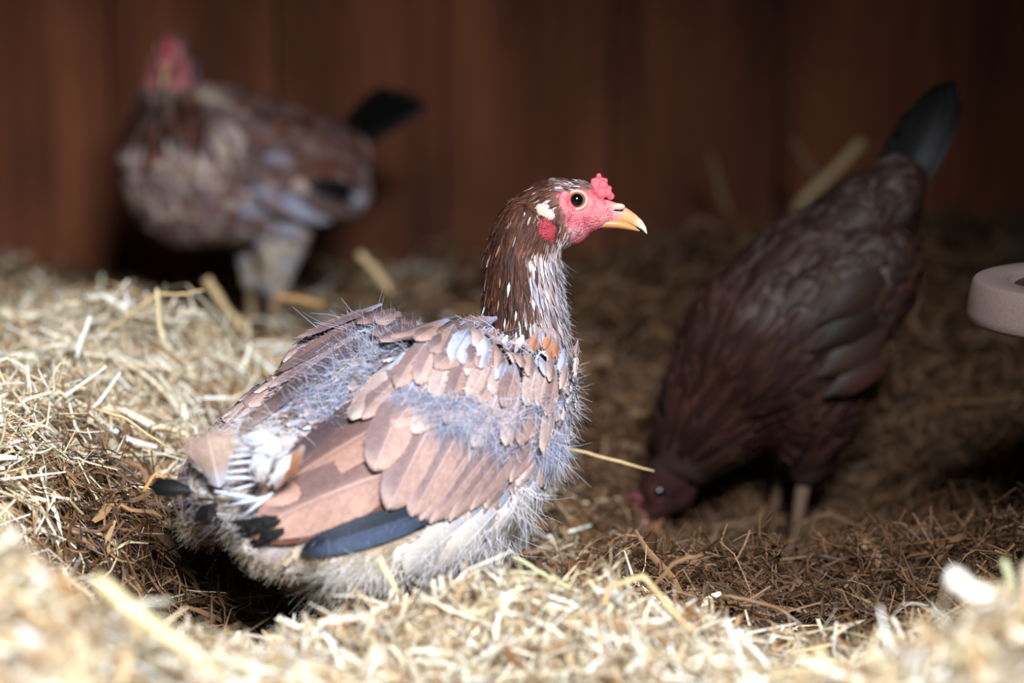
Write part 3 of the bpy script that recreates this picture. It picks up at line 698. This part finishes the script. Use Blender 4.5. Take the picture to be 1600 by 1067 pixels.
def contour1(p, n):
    r = region1(p); X, Y, Z = local1(p)
    if r in ('face', 'face2'): return None
    if r == 'crown':
        a, b, c = headuv(p); d = -H1.a*.8 - H1.b*.5 if b > 0 else -H1.b*1 - H1.a*.3
        if a > 0 and b > 10: return dict(dir=-H1.a - H1.b*.15, len=rs.uniform(.004, .0065), w=.0009, pal=rs.choice(['hackle', 'white', 'grey', 'hackdk', 'mauve', 'rustdk']), kind='hackle', l0=.0001, l1=.0008)
        if b < -38 and a > -12 + rs.gauss(0, 8): return dict(dir=d, len=rs.uniform(.005, .008), w=.0010, pal=rs.choice(['cream', 'pale', 'mauve', 'mauvedk', 'pale']), kind='hackle', l0=.0002, l1=.0014)
        if math.hypot(a+16, b+5) < 19: return dict(dir=d, len=.005, w=.0009, pal=rs.choice(['cream', 'pale', 'hackle', 'mauve']), kind='hackle', l0=.0001, l1=.001)
        return dict(dir=d+V((0, 0, rs.gauss(0, .2))), len=rs.uniform(.006, .009), w=.0012, pal=rs.choice(['hackle', 'hackle', 'hackdk', 'hackle', 'rustdk', 'hackdk', 'pale' if rs.random() < .3 else 'hackle']), kind='hackle', l0=.0002, l1=.0014)
    if r == 'neck':
        a = p.x - hd(822, 480).x + .2*max(0, (p.z-hd(826, 420).z)); back = a < .002 + rs.gauss(0, .004)
        if back:
            lo = sm(hd(820, 400).z, hd(820, 500).z, p.z)
            return dict(dir=neckflow(p)+V((rs.gauss(0, .08), rs.gauss(0, .08), 0)), len=rs.uniform(.010, .018), w=rs.uniform(.0013, .0024), pal=rs.choice(['hackle', 'hackle', 'hackdk', 'hackdk', 'hackdk'] if rs.random() < .96 - .16*lo else ['white', 'rusty', 'black', 'black']), kind='hackle', l0=.0005, l1=rs.uniform(.0015, .0035))
        if rs.random() < .62: return None
        return dict(dir=neckflow(p), len=rs.uniform(.007, .015), w=rs.uniform(.0008, .0022), pal=rs.choice(['grey', 'white', 'pale', 'rustdk', 'mauvedk', 'mauve', 'grey']), kind='hackle', l0=.0005, l1=.003)
    if covered(p, Y): return None
    f = flow1(p)
    if X < -.095: return dict(dir=f, len=rs.uniform(.010, .018), w=rs.uniform(.003, .006), pal=rs.choice(['cream', 'belly', 'mauve', 'white'] if Z > .09 else ['belly', 'mauvedk', 'belly']), l0=.0005, l1=.003)
    if Z > .135 and abs(Y) < .055 and X < .05:
        return dict(dir=f+l1_*rs.gauss(0, .35), len=rs.uniform(.012, .022), w=rs.uniform(.003, .0065), pal=rs.choice(['grey', 'grey', 'mauve', 'white', 'mauvedk', 'pale']), l0=.001, l1=rs.uniform(.003, .008))
    if Z < .105 and X < .09:
        if rs.random() < .45: return None
        return dict(dir=f, len=rs.uniform(.025, .045), w=rs.uniform(.012, .02), pal=rs.choice(['cream', 'cream', 'grey']) if X > -.03 else rs.choice(['belly', 'cream', 'belly']), l0=.0005, l1=.003)
    if X > .07: return dict(dir=f, len=rs.uniform(.014, .026), w=rs.uniform(.003, .006), pal=rs.choice(['grey', 'pale', 'cream', 'mauve', 'grey']), l0=.001, l1=.005)
    if abs(Y) > .045 and Y > 0: return dict(dir=f, len=rs.uniform(.03, .055), w=rs.uniform(.010, .02), pal=rs.choice(['mauve', 'pinktan', 'mauvedk', 'pale']), l0=.002, l1=.008)
    return dict(dir=f, len=rs.uniform(.016, .03), w=rs.uniform(.006, .011), pal=rs.choice(['mauve', 'pinktan', 'grey', 'pale']), l0=.0005, l1=.004)
dense = scatter_feathers(S1, 5200, contour1, rs)
def only_head(p, n): return contour1(p, n) if region1(p) in ('crown', 'neck') else None
dense += scatter_feathers(S1, 30000, only_head, rs, VS_MIN, 2)
hen.part('plumage', feather_mesh('plumage', dense), label='short body and hackle feathers', kind='stuff')

# --- down
PATCH = [(700, 655, 55), (650, 640, 35), (560, 590, 60), (500, 640, 45), (740, 680, 35), (600, 545, 60), (600, 480, 40), (560, 500, 40), (780, 620, 25), (700, 480, 40), (800, 530, 30)]
PATCH3 = []
for a, b, r in PATCH:
    q = S1.cast(a, b)
    if q: PATCH3.append((q[0], r*PXM))
rd = random.Random(9)
def rv(s): return V((rd.gauss(0, s), rd.gauss(0, s), rd.gauss(0, s)))
def down1(p, n):
    r = region1(p); X, Y, Z = local1(p)
    if r in ('face', 'face2', 'crown'): return None
    if r == 'neck':
        if p.x < hd(840, 480).x + rd.gauss(0, .006): return None
        return (neckflow(p)*.9 + n*.28 + rv(.25), rd.uniform(.006, .014), .00028, rd.choice([cl3(190, 190, 206), cl3(206, 202, 210), cl3(160, 150, 156)]))
    if Z < .095: return (flow1(p)*1.0 + n*.22 + rv(.22), rd.uniform(.010, .024) if X > -.04 else rd.uniform(.007, .012), .00030, rd.choice([cl3(226, 222, 222), cl3(206, 198, 190), cl3(190, 172, 150), cl3(214, 214, 224)]) if X > -.03 else rd.choice([cl3(206, 190, 168), cl3(222, 212, 198), cl3(190, 170, 146)]))
    if X > .07: return (flow1(p)*.8 + n*.6 + rv(.3), rd.uniform(.008, .020), .00030, rd.choice([cl3(190, 190, 204), cl3(212, 206, 208), cl3(170, 160, 166)]))
    for c, rad in PATCH3:
        if (p-c).length < rad*rd.uniform(.5, 1.1): return (flow1(p)*.5 + n*1.0 + rv(.45), rd.uniform(.012, .024), .00030, rd.choice([cl3(186, 190, 212), cl3(160, 164, 188), cl3(206, 208, 222), cl3(136, 138, 160)]))
    if rd.random() < .8: return None
    return (flow1(p)*.8 + n*.6 + rv(.3), rd.uniform(.008, .016), .00028, rd.choice([cl3(180, 180, 198), cl3(200, 196, 204)]))
hen.part('down', strands(S1, 64000, down1, rd), label='pale grey fluffy down', kind='stuff')
# loose tufts of down standing out between the wing feathers: built on the traced surface, raised
def tuft(px, py, rad, n, cols, lift=.012, length=(.012, .022), dirpx=(-.5, .7)):
    vv, ff, cc = [], [], []
    for i in range(n):
        a = rd.random()*6.283; r = rad*math.sqrt(rd.random()); q = S1.cast(px+r*math.cos(a)*1.25, py+r*math.sin(a))
        if not q: continue
        p, nn = q; d = (CR*dirpx[0] - CU*dirpx[1])*.7 + nn*.35 + rv(.35); d.normalize(); L = rd.uniform(*length); s = d.cross(rv(1)).normalized()*.00017
        p = p + nn*(lift*rd.uniform(.6, 1.0)); b = rv(.35)*L; o = len(vv); col = rd.choice(cols)
        for k in range(4):
            t = k/3; c = p + d*(L*t) + b*t*t - nn*(L*.25*t*t); w = s*(1-.7*t); vv += [c-w, c+w]; cc += [col, col]
        ff += [[o+2*k, o+2*k+1, o+2*k+3, o+2*k+2] for k in range(3)]
    return vv, ff, cc
GR = [cl3(190, 194, 216), cl3(166, 170, 194), cl3(212, 214, 228), cl3(140, 142, 164)]
allv, allf, allc = [], [], []
for a in [(690, 648, 34, 700, GR, .018), (735, 668, 28, 450, GR, .017), (650, 632, 24, 260, GR, .017), (790, 650, 20, 160, GR, .018), (775, 700, 18, 130, GR, .010), (800, 560, 24, 260, GR, .019), (770, 520, 18, 160, GR, .018), (830, 640, 14, 90, GR, .018),
          (520, 625, 36, 480, GR, .007), (555, 560, 45, 420, GR, .006), (610, 540, 30, 260, GR, .007), (620, 492, 50, 500, GR, .008), (700, 484, 45, 420, GR, .012), (560, 500, 36, 420, GR, .006), (845, 690, 20, 180, GR, .008)]:
    v, f, c = tuft(*a); o = len(allv); allv += v; allf += [[i+o for i in q] for q in f]; allc += c
hen.part('down_tufts', raw_mesh('down_tufts', np.array([q[:] for q in allv]), np.array(allf), col=np.array(allc), mats=[M_DOWN]), label='blue grey down tufts between the wing feathers', kind='stuff')

FL = [cl3(236, 234, 236), cl3(222, 220, 228), cl3(206, 202, 210), cl3(226, 214, 202)]; BF = [cl3(230, 222, 214), cl3(214, 202, 188), cl3(236, 232, 230)]
allv, allf, allc = [], [], []
for a in [(560, 893, 34, 420, BF, .004, (.016, .032), (-.75, .65)), (520, 905, 26, 260, BF, .004, (.014, .028), (-.8, .6)), (600, 885, 30, 260, BF, .004, (.014, .026), (-.55, .8)), (700, 870, 40, 300, FL, .006, (.012, .024), (-.5, .8)), (760, 850, 34, 300, FL, .006, (.014, .026), (-.5, .8)), (820, 780, 26, 260, FL, .004, (.012, .022), (.1, .9)), (850, 700, 22, 220, GR, .004, (.012, .022), (.3, .9)),
          (400, 685, 24, 420, FL, .004, (.008, .018), (-.7, .2)), (420, 715, 22, 320, FL, .004, (.006, .014), (-.5, .6)), (440, 680, 22, 220, FL, .006, (.008, .016), (-.7, .4)), (380, 800, 24, 220, BF, .002, (.006, .012), (-.4, .8)), (345, 720, 20, 260, [cl3(180, 160, 148), cl3(200, 190, 190)], .006, (.008, .018), (-.6, -.4))]:
    v, f, c = tuft(*a); o = len(allv); allv += v; allf += [[i+o for i in q] for q in f]; allc += c
hen.part('vent_fluff', raw_mesh('vent_fluff', np.array([q[:] for q in allv]), np.array(allf), col=np.array(allc), mats=[M_DOWN]), label='cream fluff at belly and tail base', kind='stuff')
# --- tail: growing quills, a soft round puff, dark stubs
TB = hp(-.145, 0, .13)
def tailp(px, py, off=0): return hit(px, py, TB, V((.25, 1, 0)).normalized()) + V((0, off, 0))
for a, b, w in [((412, 708), (356, 712), 5), ((410, 722), (352, 724), 5), ((415, 735), (346, 733), 6), ((405, 745), (362, 752), 4), ((402, 768), (342, 752), 7), ((425, 765), (368, 773), 6), ((432, 758), (386, 790), 6), ((398, 700), (362, 700), 4), ((420, 690), (372, 688), 4)]:
    p, q = tailp(*a, -.02), tailp(*b, -.028); r = w*.5*PXM
    v, f = frame_tube([p, p.lerp(q, .6), q], [r, r, r*.6], 8); hen.part('quill', raw_mesh('quill', np.array([t[:] for t in v]), f, mats=[M_QUILL]))
def free_feather(a, b, w, pal, kind='body', off=0., name='tail_feather', label=None, off2=None, nup=V((0, -1, .5)), bow=.0, camber=.15):
    p, q = tailp(*a, off), tailp(*b, off if off2 is None else off2); n = nup.normalized(); sd = (q-p).cross(n)
    P = np.array([(p.lerp(q, v) + n*(.12*(q-p).length*4*v*(1-v)) + sd*bow*4*v*(1-v))[:] for v in VS_HI]); N = np.array([n[:]]*len(VS_HI))
    fp = feather(P, N, w*PXM, pal, kind, 8, camber, 0, rw, VS_HI, False, .06)
    return hen.part(name, feather_mesh(name, [fp, fringe(fp, 8, VS_HI, w*PXM, rw, 160 if pal == 'puff' else 60, .007 if pal == 'puff' else .003)]), label=label)
PALS['puff'] = (cl3(176, 150, 134), cl3(166, 140, 128), cl3(196, 192, 200), cl3(150, 128, 116))
free_feather((350, 745), (332, 660), 56, 'puff', off=-.03, label='rounded soft tan tail stub feather')
free_feather((360, 735), (318, 672), 40, 'puff', off=-.026)
free_feather((304, 756), (242, 748), 26, 'black', 'body', off=-.02, label='small black tail feather tip')
free_feather((345, 775), (310, 800), 18, 'black', off=-.02)
for a, b in [((440, 790), (375, 805)), ((440, 800), (380, 822)), ((430, 805), (365, 798)), ((450, 808), (392, 832)), ((445, 795), (385, 812)), ((435, 798), (372, 815)), ((450, 812), (400, 838))]: free_feather(a, b, 9, 'black', 'hackle', off=-.03)
for a, b, w, pl in [((470, 690), (425, 742), 14, 'white'), ((455, 680), (400, 690), 18, 'white'), ((440, 672), (388, 668), 18, 'white'), ((450, 700), (436, 748), 12, 'pale'), ((480, 680), (448, 738), 16, 'rusty'), ((470, 668), (430, 690), 16, 'cream'), ((425, 690), (395, 720), 16, 'white'), ((430, 700), (405, 738), 14, 'cream')]: free_feather(a, b, w, pl, 'hackle', off=-.03)

# ================================================================== generic hen for the two behind
def loft_body(plane_p, plane_n, body, neck, extra=(), upv=UP):
    q = lambda a, b: hit(a, b, plane_p, plane_n)
    parts = [frame_tube([q(a, b) for a, b, _, _ in body], [(c, d) for _, _, c, d in body], 24, True, None, upv)]
    if neck: parts.append(frame_tube([q(a, b) for a, b, _, _ in neck], [(c, d) for _, _, c, d in neck], 20, True, None, V((1, 0, 0))))
    return parts + list(extra), q
# ---- standing hen at the left
P2 = at(400, 515, 3.08); a2 = math.radians(28); f2 = V((-math.cos(a2), -math.sin(a2), 0)); s2 = f2.cross(UP).normalized()
hen2 = Thing('hen', (P2.x, P2.y, height(P2.x, P2.y)[0]), 'standing brown and grey hen with raised black tail before the wall', 'hen')
body2 = [(566, 232, .012, .012), (545, 240, .026, .026), (505, 252, .042, .044), (455, 260, .060, .062), (390, 262, .077, .078), (325, 258, .079, .084), (270, 262, .068, .082), (225, 266, .047, .062), (198, 270, .015, .02)]
neck2 = [(262, 250, .060, .055), (258, 195, .043, .040), (262, 155, .034, .032), (268, 118, .029, .028), (271, 90, .026, .026)]
q2 = lambda a, b: hit(a, b, P2, s2)
hc2 = q2(270, 84); H2 = HFrame(hc2, V((-.04, -1, -.16)), V((0, -.2, 1)), .00052)
extra2 = skull_parts(H2)
for s in (-1, 1):
    c = q2(405, 250) + s2*s*.062; extra2.append(ellipsoid(c, (f2*.95+UP*.3, s2, UP), (.105, .028, .050), 20, 12))
    c = q2(425, 345) + s2*s*.028; extra2.append(frame_tube([c + UP*.04, c, q2(416, 415)+s2*s*.028, q2(410, 455)+s2*s*.028], [.042, .034, .017, .009], 14, True, None, V((1, 0, 0))))
pts2, _ = loft_body(P2, s2, body2, neck2, extra2)
me2 = remesh(pts2, .0035, 5); S2 = Surf(me2); r2 = random.Random(21)
tops2 = q2(272, 148).z
def bc2(p):
    a, b, c = [(p-H2.o).dot(w)/H2.k for w in (H2.a, H2.b, H2.c)]
    if p.z > q2(272, 135).z and (p-H2.o).length < .06: return cl3(186, 112, 112) if a > 22 and b < 30 else cl3(140, 98, 92)
    return cl3(120, 100, 92)
body_colour(me2, bc2); simple(me2, M_BODY); hen2.part('body', me2); head_details(hen2, H2)
c2z = q2(390, 262).z; zn2 = q2(272, 200).z
def con2(p, n):
    X = (p-P2).dot(f2); Zr = p.z - c2z
    if p.z > q2(272, 138).z and X > .08: return None
    if p.z > zn2 and X > .075: return dict(dir=-UP+f2*.1, len=r2.uniform(.025, .04), w=r2.uniform(.006, .009), pal=r2.choice(['hackle', 'hackdk', 'hackdk', 'rustdk']), kind='hackle', l0=.001, l1=.005)
    if X > .06 and Zr > -.09: return dict(dir=-UP*.9-f2*.4, len=.03, w=.016, pal=r2.choice(['mauve', 'pale', 'mauve', 'mauvedk', 'belly', 'rustdk', 'mauvedk']), l0=.001, l1=.005)
    if Zr > .0: return dict(dir=-f2*.9-UP*.35, len=r2.uniform(.03, .05), w=r2.uniform(.014, .022), pal=r2.choice(['mauvedk', 'rustdk', 'hackle', 'mauvedk', 'mauvedk']), l0=.001, l1=.006)
    if Zr > -.055: return dict(dir=-f2*.9-UP*.4, len=r2.uniform(.03, .06), w=r2.uniform(.014, .022), pal=r2.choice(['mauve', 'grey', 'mauve', 'mauvedk', 'pale']), l0=.001, l1=.006)
    return dict(dir=-f2*.6-UP*.7, len=r2.uniform(.025, .04), w=r2.uniform(.010, .018), pal=r2.choice(['cream', 'belly', 'grey', 'belly'] if X < .04 else ['belly', 'rusty', 'belly']), l0=.001, l1=.004)
hen2.part('plumage', feather_mesh('plumage', scatter_feathers(S2, 2600, con2, r2)), label='brown, grey and cream body feathers', kind='stuff')
def long_feather(T, p, q, n, w, pal, rnd, name, kind='wing', arch=.1, vs=VS_HI, label=None):
    n = V(n).normalized(); P = np.array([(p.lerp(q, v) + n*(arch*(q-p).length*4*v*(1-v)))[:] for v in vs])
    return T.part(name, feather_mesh(name, [feather(P, np.array([n[:]]*len(vs)), w, pal, kind, 6, .12, 0, rnd, vs, False, .05)]), label=label)
for i, (a, b, w) in enumerate([((530, 240), (655, 160), .026), ((530, 235), (648, 150), .026), ((528, 232), (632, 140), .024), ((525, 230), (612, 135), .024), ((535, 245), (650, 172), .024), ((530, 240), (600, 150), .022)]):
    long_feather(hen2, q2(*a)+s2*(i-2.5)*.004, q2(*b)+s2*(i-2.5)*.007, s2 + UP*.3, w, 'black', r2, 'tail_feather')
for i, (a, b, w, pl) in enumerate([((420, 270), (530, 296), .022, 'black'), ((400, 290), (520, 320), .022, 'mauvedk'), ((370, 290), (480, 330), .024, 'grey'), ((340, 280), (450, 325), .024, 'mauve'), ((400, 240), (515, 262), .026, 'rustdk'), ((360, 230), (470, 260), .026, 'mauve')]):
    for s in (1, -1):
        k = s2*s*.094; long_feather(hen2, q2(*a)+k*(1 if s < 0 else 1), q2(*b)+k*.80, s2*s, w, pl, r2, 'wing_feather')
for s in (-1, 1):
    kx = q2(412, 452)+s2*s*.030; ft = V((kx.x-.004, kx.y, height(kx.x, kx.y)[0]+.004)); shank(hen2, kx, ft, f2, .006)

# ---- pecking hen at the right
P3 = at(1240, 520, 2.42); a3 = math.radians(12); f3 = V((-math.cos(a3), -math.sin(a3), 0)); s3 = f3.cross(UP).normalized()
hen3 = Thing('hen', (P3.x, P3.y, height(P3.x, P3.y)[0]), 'dark brown hen pecking head down with black tail pointing up', 'hen')
q3 = lambda a, b: hit(a, b, P3, s3)
body3 = [(1425, 262, .010, .010), (1402, 288, .022, .022), (1365, 335, .034, .036), (1312, 400, .050, .050), (1258, 468, .064, .064), (1208, 532, .072, .072), (1165, 590, .065, .068), (1130, 635, .048, .052), (1112, 658, .015, .02)]
neck3 = [(1175, 575, .062, .062), (1130, 625, .052, .052), (1098, 670, .042, .042), (1075, 710, .031, .032), (1058, 738, .024, .024)]
H3 = HFrame(q3(1048, 745), f3*.55 - UP*.85, f3*.85 + UP*.5, .00048)
ex3 = skull_parts(H3)
for s in (-1, 1):
    c = q3(1262, 490) + s3*s*.050; ax = (q3(1200, 560)-q3(1340, 420)).normalized(); ay = s3.cross(ax).normalized()
    ex3.append(ellipsoid(c, (ax, ay, s3), (.10, .046, .028), 20, 12))
    c = q3(1250, 630) + s3*s*.028; ex3.append(frame_tube([c+UP*.05, c, q3(1245, 715)+s3*s*.028, q3(1240, 745)+s3*s*.028], [.044, .038, .020, .010], 14, True, None, V((1, 0, 0))))
pts3 = [frame_tube([q3(a, b) for a, b, _, _ in body3], [(c, d) for _, _, c, d in body3], 24), frame_tube([q3(a, b) for a, b, _, _ in neck3], [(c, d) for _, _, c, d in neck3], 20)] + ex3
me3 = remesh(pts3, .003, 5); S3 = Surf(me3); r3 = random.Random(31)
ax3 = (q3(1128, 645)-q3(1378, 340)).normalized(); nk0 = q3(1190, 570)
def bc3(p): return cl3(48, 20, 18) if (p-H3.o).dot(H3.a)/H3.k > 0 and (p-H3.o).length < .06 else cl3(52, 34, 27)  # face skin darkened, with shade put into the colour
body_colour(me3, bc3); simple(me3, M_BODY); hen3.part('body', me3); head_details(hen3, H3, .16)
def con3(p, n):
    X = (p-nk0).dot(ax3); zz = n.dot(UP)
    if (p-H3.o).length < .05 and (p-H3.o).dot(H3.a) > -.008: return None
    if X > -.005 + r3.gauss(0, .012): return dict(dir=-ax3, len=r3.uniform(.03, .045), w=r3.uniform(.006, .009), pal=r3.choice(['hackle3', 'hackdk', 'hackle3']), kind='hackle', l0=.001, l1=.007)
    return dict(dir=-ax3*.9-UP*.2, len=r3.uniform(.03, .05), w=r3.uniform(.013, .02), pal=r3.choice(['dk1', 'dk2', 'dk3', 'dk1'] if n.dot(UP) > .1 else ['dk1', 'dk2', 'hackdk']), l0=.001, l1=.006)
PALS['dk1'] = (cl3(56, 36, 29), cl3(48, 32, 27), cl3(43, 31, 27), cl3(60, 40, 32)); PALS['dk2'] = (cl3(44, 28, 22), cl3(39, 25, 21), cl3(36, 25, 21), cl3(49, 31, 25)); PALS['dk3'] = (cl3(80, 63, 60), cl3(68, 54, 53), cl3(62, 50, 50), cl3(84, 68, 64))  # dark brown plumage, deepened with painted shade; the hackle below likewise
PALS['hackle3'] = (cl3(50, 24, 18), cl3(39, 20, 16), cl3(32, 19, 15), cl3(58, 28, 20))
hen3.part('plumage', feather_mesh('plumage', scatter_feathers(S3, 2400, con3, r3)), label='dark brown body feathers and rusty hackle', kind='stuff')
for i, (a, b, w) in enumerate([((1400, 310), (1480, 122), .030), ((1390, 310), (1465, 128), .030), ((1410, 315), (1492, 150), .028), ((1405, 310), (1490, 125), .030), ((1385, 315), (1440, 165), .028), ((1380, 320), (1418, 205), .026), ((1415, 320), (1480, 190), .026)]):
    long_feather(hen3, q3(*a)+s3*(i-3)*.004, q3(*b)+s3*(i-3)*.005, s3 - f3*.2, w, 'black', r3, 'tail_feather')
for i, (a, b, w, pl) in enumerate([((1230, 480), (1350, 400), .030, 'dk1'), ((1225, 520), (1345, 440), .030, 'dk2'), ((1230, 560), (1345, 490), .030, 'dk1'), ((1240, 590), (1350, 530), .022, 'hackdk')]):
    for s in (-1, 1):
        k = s3*s*.084; long_feather(hen3, q3(*a)+k, q3(*b)+k*.86, s3*s, w, pl, r3, 'wing_feather')
for s in (-1, 1):
    kx = q3(1240, 742)+s3*s*.028; ft = V((kx.x-.012, kx.y, height(kx.x-.012, kx.y)[0]+.004)); shank(hen3, kx, ft, f3, .0058, M_SHANK2)
# ------------------------------------------------------------------ feed tray at the right
tc = at(1512, 478, 2.03) + V((.098, .0, 0)); R_ = .098
tray = Thing('feed_tray', (tc.x, tc.y, height(tc.x, tc.y)[0]), 'round taupe tray with thick rim on a post, right edge', 'tray')
prof = [(0, -.012), (.55, -.012), (.97, -.012), (1.0, -.009), (1.0, -.004), (.985, .006), (.96, .0165), (.945, .0185), (.93, .0190), (.72, .0190), (.70, .0175), (.685, .0120), (.66, .0115), (0, .0115)]
def lathe(c, prof, R, n=64):
    vs_ = [V((c.x+R*r*math.cos(2*math.pi*k/n), c.y+R*r*math.sin(2*math.pi*k/n), c.z+z)) for r, z in prof for k in range(n)]
    fs = [[i*n+k, i*n+(k+1) % n, (i+1)*n+(k+1) % n, (i+1)*n+k] for i in range(len(prof)-1) for k in range(n)]
    return vs_, fs
v, f = lathe(tc, prof, R_); tray.part('dish', raw_mesh('dish', np.array([q[:] for q in v]), f, mats=[M_TRAY]))
rt = random.Random(4)
bmv, bmf = lathe(V((tc.x, tc.y, tc.z+.0125)), [(.66, 0), (.5, .0015), (.3, .001), (0, .002)], R_, 40)
bmv = [q + V((0, 0, rt.uniform(0, .002))) for q in bmv]
tray.part('feed_residue', raw_mesh('feed_residue', np.array([q[:] for q in bmv]), bmf, mats=[M_RESIDUE]), label='dark feed crust in the recess')
pz = height(tc.x, tc.y)[0]
v, f = frame_tube([V((tc.x, tc.y, pz-.02)), V((tc.x, tc.y, tc.z-.012))], [.03, .026], 20); tray.part('post', raw_mesh('post', np.array([q[:] for q in v]), f, mats=[M_TRAY]))

# ------------------------------------------------------------------ single straws that stand out
def stalk(pts, w, d, rgb, label, flat=.45, d2=None, name='straw_stalk'):
    n = len(pts); P = [at(x, y, d + ((d2 or d)-d)*i/(n-1)) for i, (x, y) in enumerate(pts)]
    # resample with slight waviness
    Q = []
    for i in range(n-1):
        for k in range(4): Q.append(P[i].lerp(P[i+1], k/4) + V((rt.gauss(0, .0004), rt.gauss(0, .0004), rt.gauss(0, .0004))))
    Q.append(P[-1]); r = w*.5*d/FPX
    rad = [(r*rt.uniform(.85, 1.1)*(1 if i < len(Q)-2 else .75), r*flat*rt.uniform(.85, 1.1)) for i in range(len(Q))]
    v, f = frame_tube(Q, rad, 8, True, None, V((.2, -1, .3)))
    v = np.array([q[:] for q in v]); b = V(v.mean(0)); b.z = v[:, 2].min()
    me = raw_mesh(name, v - np.array(b[:]), f, col=np.array([np.array(lin(rgb))*rt.uniform(.9, 1.08) for _ in v]), mats=[M_HAY])
    o = link(name, me); o.location = b; return tag(o, label, 'straw', 'single straws standing out of the hay')
YEL, TAN, WHT, BRN, ORG, GRN = (226, 206, 160), (206, 176, 130), (240, 234, 222), (130, 96, 66), (196, 146, 92), (206, 206, 160)
stalk([(322, 436), (350, 478), (392, 525)], 15, 2.75, TAN, 'thick blurred straw leaning left below the standing hen\'s breast', .8)
stalk([(246, 450), (247, 495), (258, 540)], 6, 2.32, YEL, 'upright thin straw under the crooked twig, left')
stalk([(174, 512), (212, 486), (245, 458), (285, 460), (318, 454)], 5, 2.32, TAN, 'crooked twig with a sideways tip above the left hay', .8)
stalk([(66, 648), (115, 610), (166, 572)], 6, 2.12, WHT, 'straight white straw slanting across the left hay')
stalk([(140, 494), (128, 528), (118, 560)], 8, 2.25, WHT, 'short flat white straw standing near the left twig')
stalk([(44, 676), (74, 694), (104, 716)], 15, 2.05, WHT, 'broad pale straw flake lying on the left hay', .15)
stalk([(-20, 803), (80, 790), (96, 815), (104, 846)], 9, 1.98, YEL, 'pale straw bent down sharply at the left edge')
stalk([(150, 905), (240, 980), (345, 1055)], 24, 1.46, YEL, 'thick blurred straw crossing the bottom left heap', .6)
stalk([(224, 768), (244, 740), (276, 764), (312, 795)], 6, 1.93, ORG, 'orange bent straw beneath the small black feather')
stalk([(150, 640), (200, 655), (262, 700)], 5, 2.05, TAN, 'tan straw sloping right in the left hay')
stalk([(592, 872), (604, 895), (622, 928)], 10, 1.80, YEL, 'yellow straw standing before the sharp hen\'s belly')
stalk([(864, 898), (854, 922), (838, 958)], 10, 1.78, YEL, 'stout pale straw standing on the centre heap')
stalk([(802, 870), (850, 897), (912, 932)], 5, 1.82, GRN, 'thin greenish straw rising over the dark hollow')
stalk([(790, 912), (800, 893), (842, 896)], 4, 1.82, GRN, 'fine greenish straw with a hooked end by the belly')
stalk([(940, 948), (956, 915), (1006, 899), (1030, 930), (1083, 990)], 9, 1.77, TAN, 'tan straw folded into an arch right of centre')
stalk([(997, 968), (1022, 915), (1054, 878), (1098, 866)], 6, 1.85, BRN, 'brown frayed stem curving up right of the arch')
stalk([(1136, 966), (1150, 1005), (1164, 1056)], 7, 1.72, WHT, 'white straw standing at the heap\'s right end')
stalk([(1152, 984), (1176, 1012), (1202, 1044)], 7, 1.72, WHT, 'white straw leaning beside the upright white one')
stalk([(1396, 992), (1399, 1030), (1403, 1075)], 13, 1.66, YEL, 'pale upright straw by the bottom right heap')
stalk([(1279, 1014), (1285, 1040), (1292, 1075)], 18, 1.60, YEL, 'short thick yellow straw at the bottom edge')
stalk([(1200, 1058), (1260, 1044), (1316, 1030)], 7, 1.68, YEL, 'straw lying across the thick yellow stub')
stalk([(1568, 876), (1577, 905), (1590, 945)], 14, 1.62, GRN, 'greenish straw standing at the far bottom right')
stalk([(1482, 898), (1510, 920), (1545, 940), (1582, 946)], 34, 1.46, WHT, 'broad white blurred straw topping the right heap', .5)
stalk([(1130, 930), (1172, 937), (1231, 958), (1238, 995), (1245, 1040)], 7, 1.92, BRN, 'brown stem bent downward in the dark hollow')
stalk([(1348, 222), (1300, 270), (1240, 330)], 18, 3.2, TAN, 'blurred straw leaning against the wall left of the upright tail', .7)
stalk([(1236, 215), (1262, 255), (1305, 310)], 12, 3.25, BRN, 'blurred brown straw crossing the one at the wall', .7)
stalk([(432, 462), (470, 468), (505, 478)], 11, 2.7, ORG, 'orange blurred stem beside the standing hen\'s leg', .8)
stalk([(885, 700), (950, 716), (1022, 736)], 5, 2.15, TAN, 'thin straw jutting right from behind the sharp hen', .7)
stalk([(560, 396), (590, 425), (612, 460)], 14, 2.9, TAN, 'blurred straw sticking up behind the sharp hen\'s back', .7)
stalk([(1110, 240), (1125, 290), (1140, 345)], 12, 3.3, BRN, 'faint straw standing at the wall right of the beak', .7)
def wisp(pts, w, rgb, label):
    ds = [S1.cast(x, y) for x, y in pts]; d = [(q[0]-CC).dot(CF)-.014 for q in ds if q]
    if len(d) == len(pts): stalk(pts, w, d[0], rgb, label, .7, d[-1], 'straw_wisp')
wisp([(628, 518), (640, 540), (633, 572)], 4, TAN, 'short tan straw bit lying on the sharp hen\'s shoulder')
wisp([(518, 592), (545, 566), (566, 548)], 3, YEL, 'fine straw bit stuck on the sharp hen\'s back')
wisp([(552, 556), (562, 575), (560, 592)], 4, ORG, 'orange straw bit between the sharp hen\'s wings')
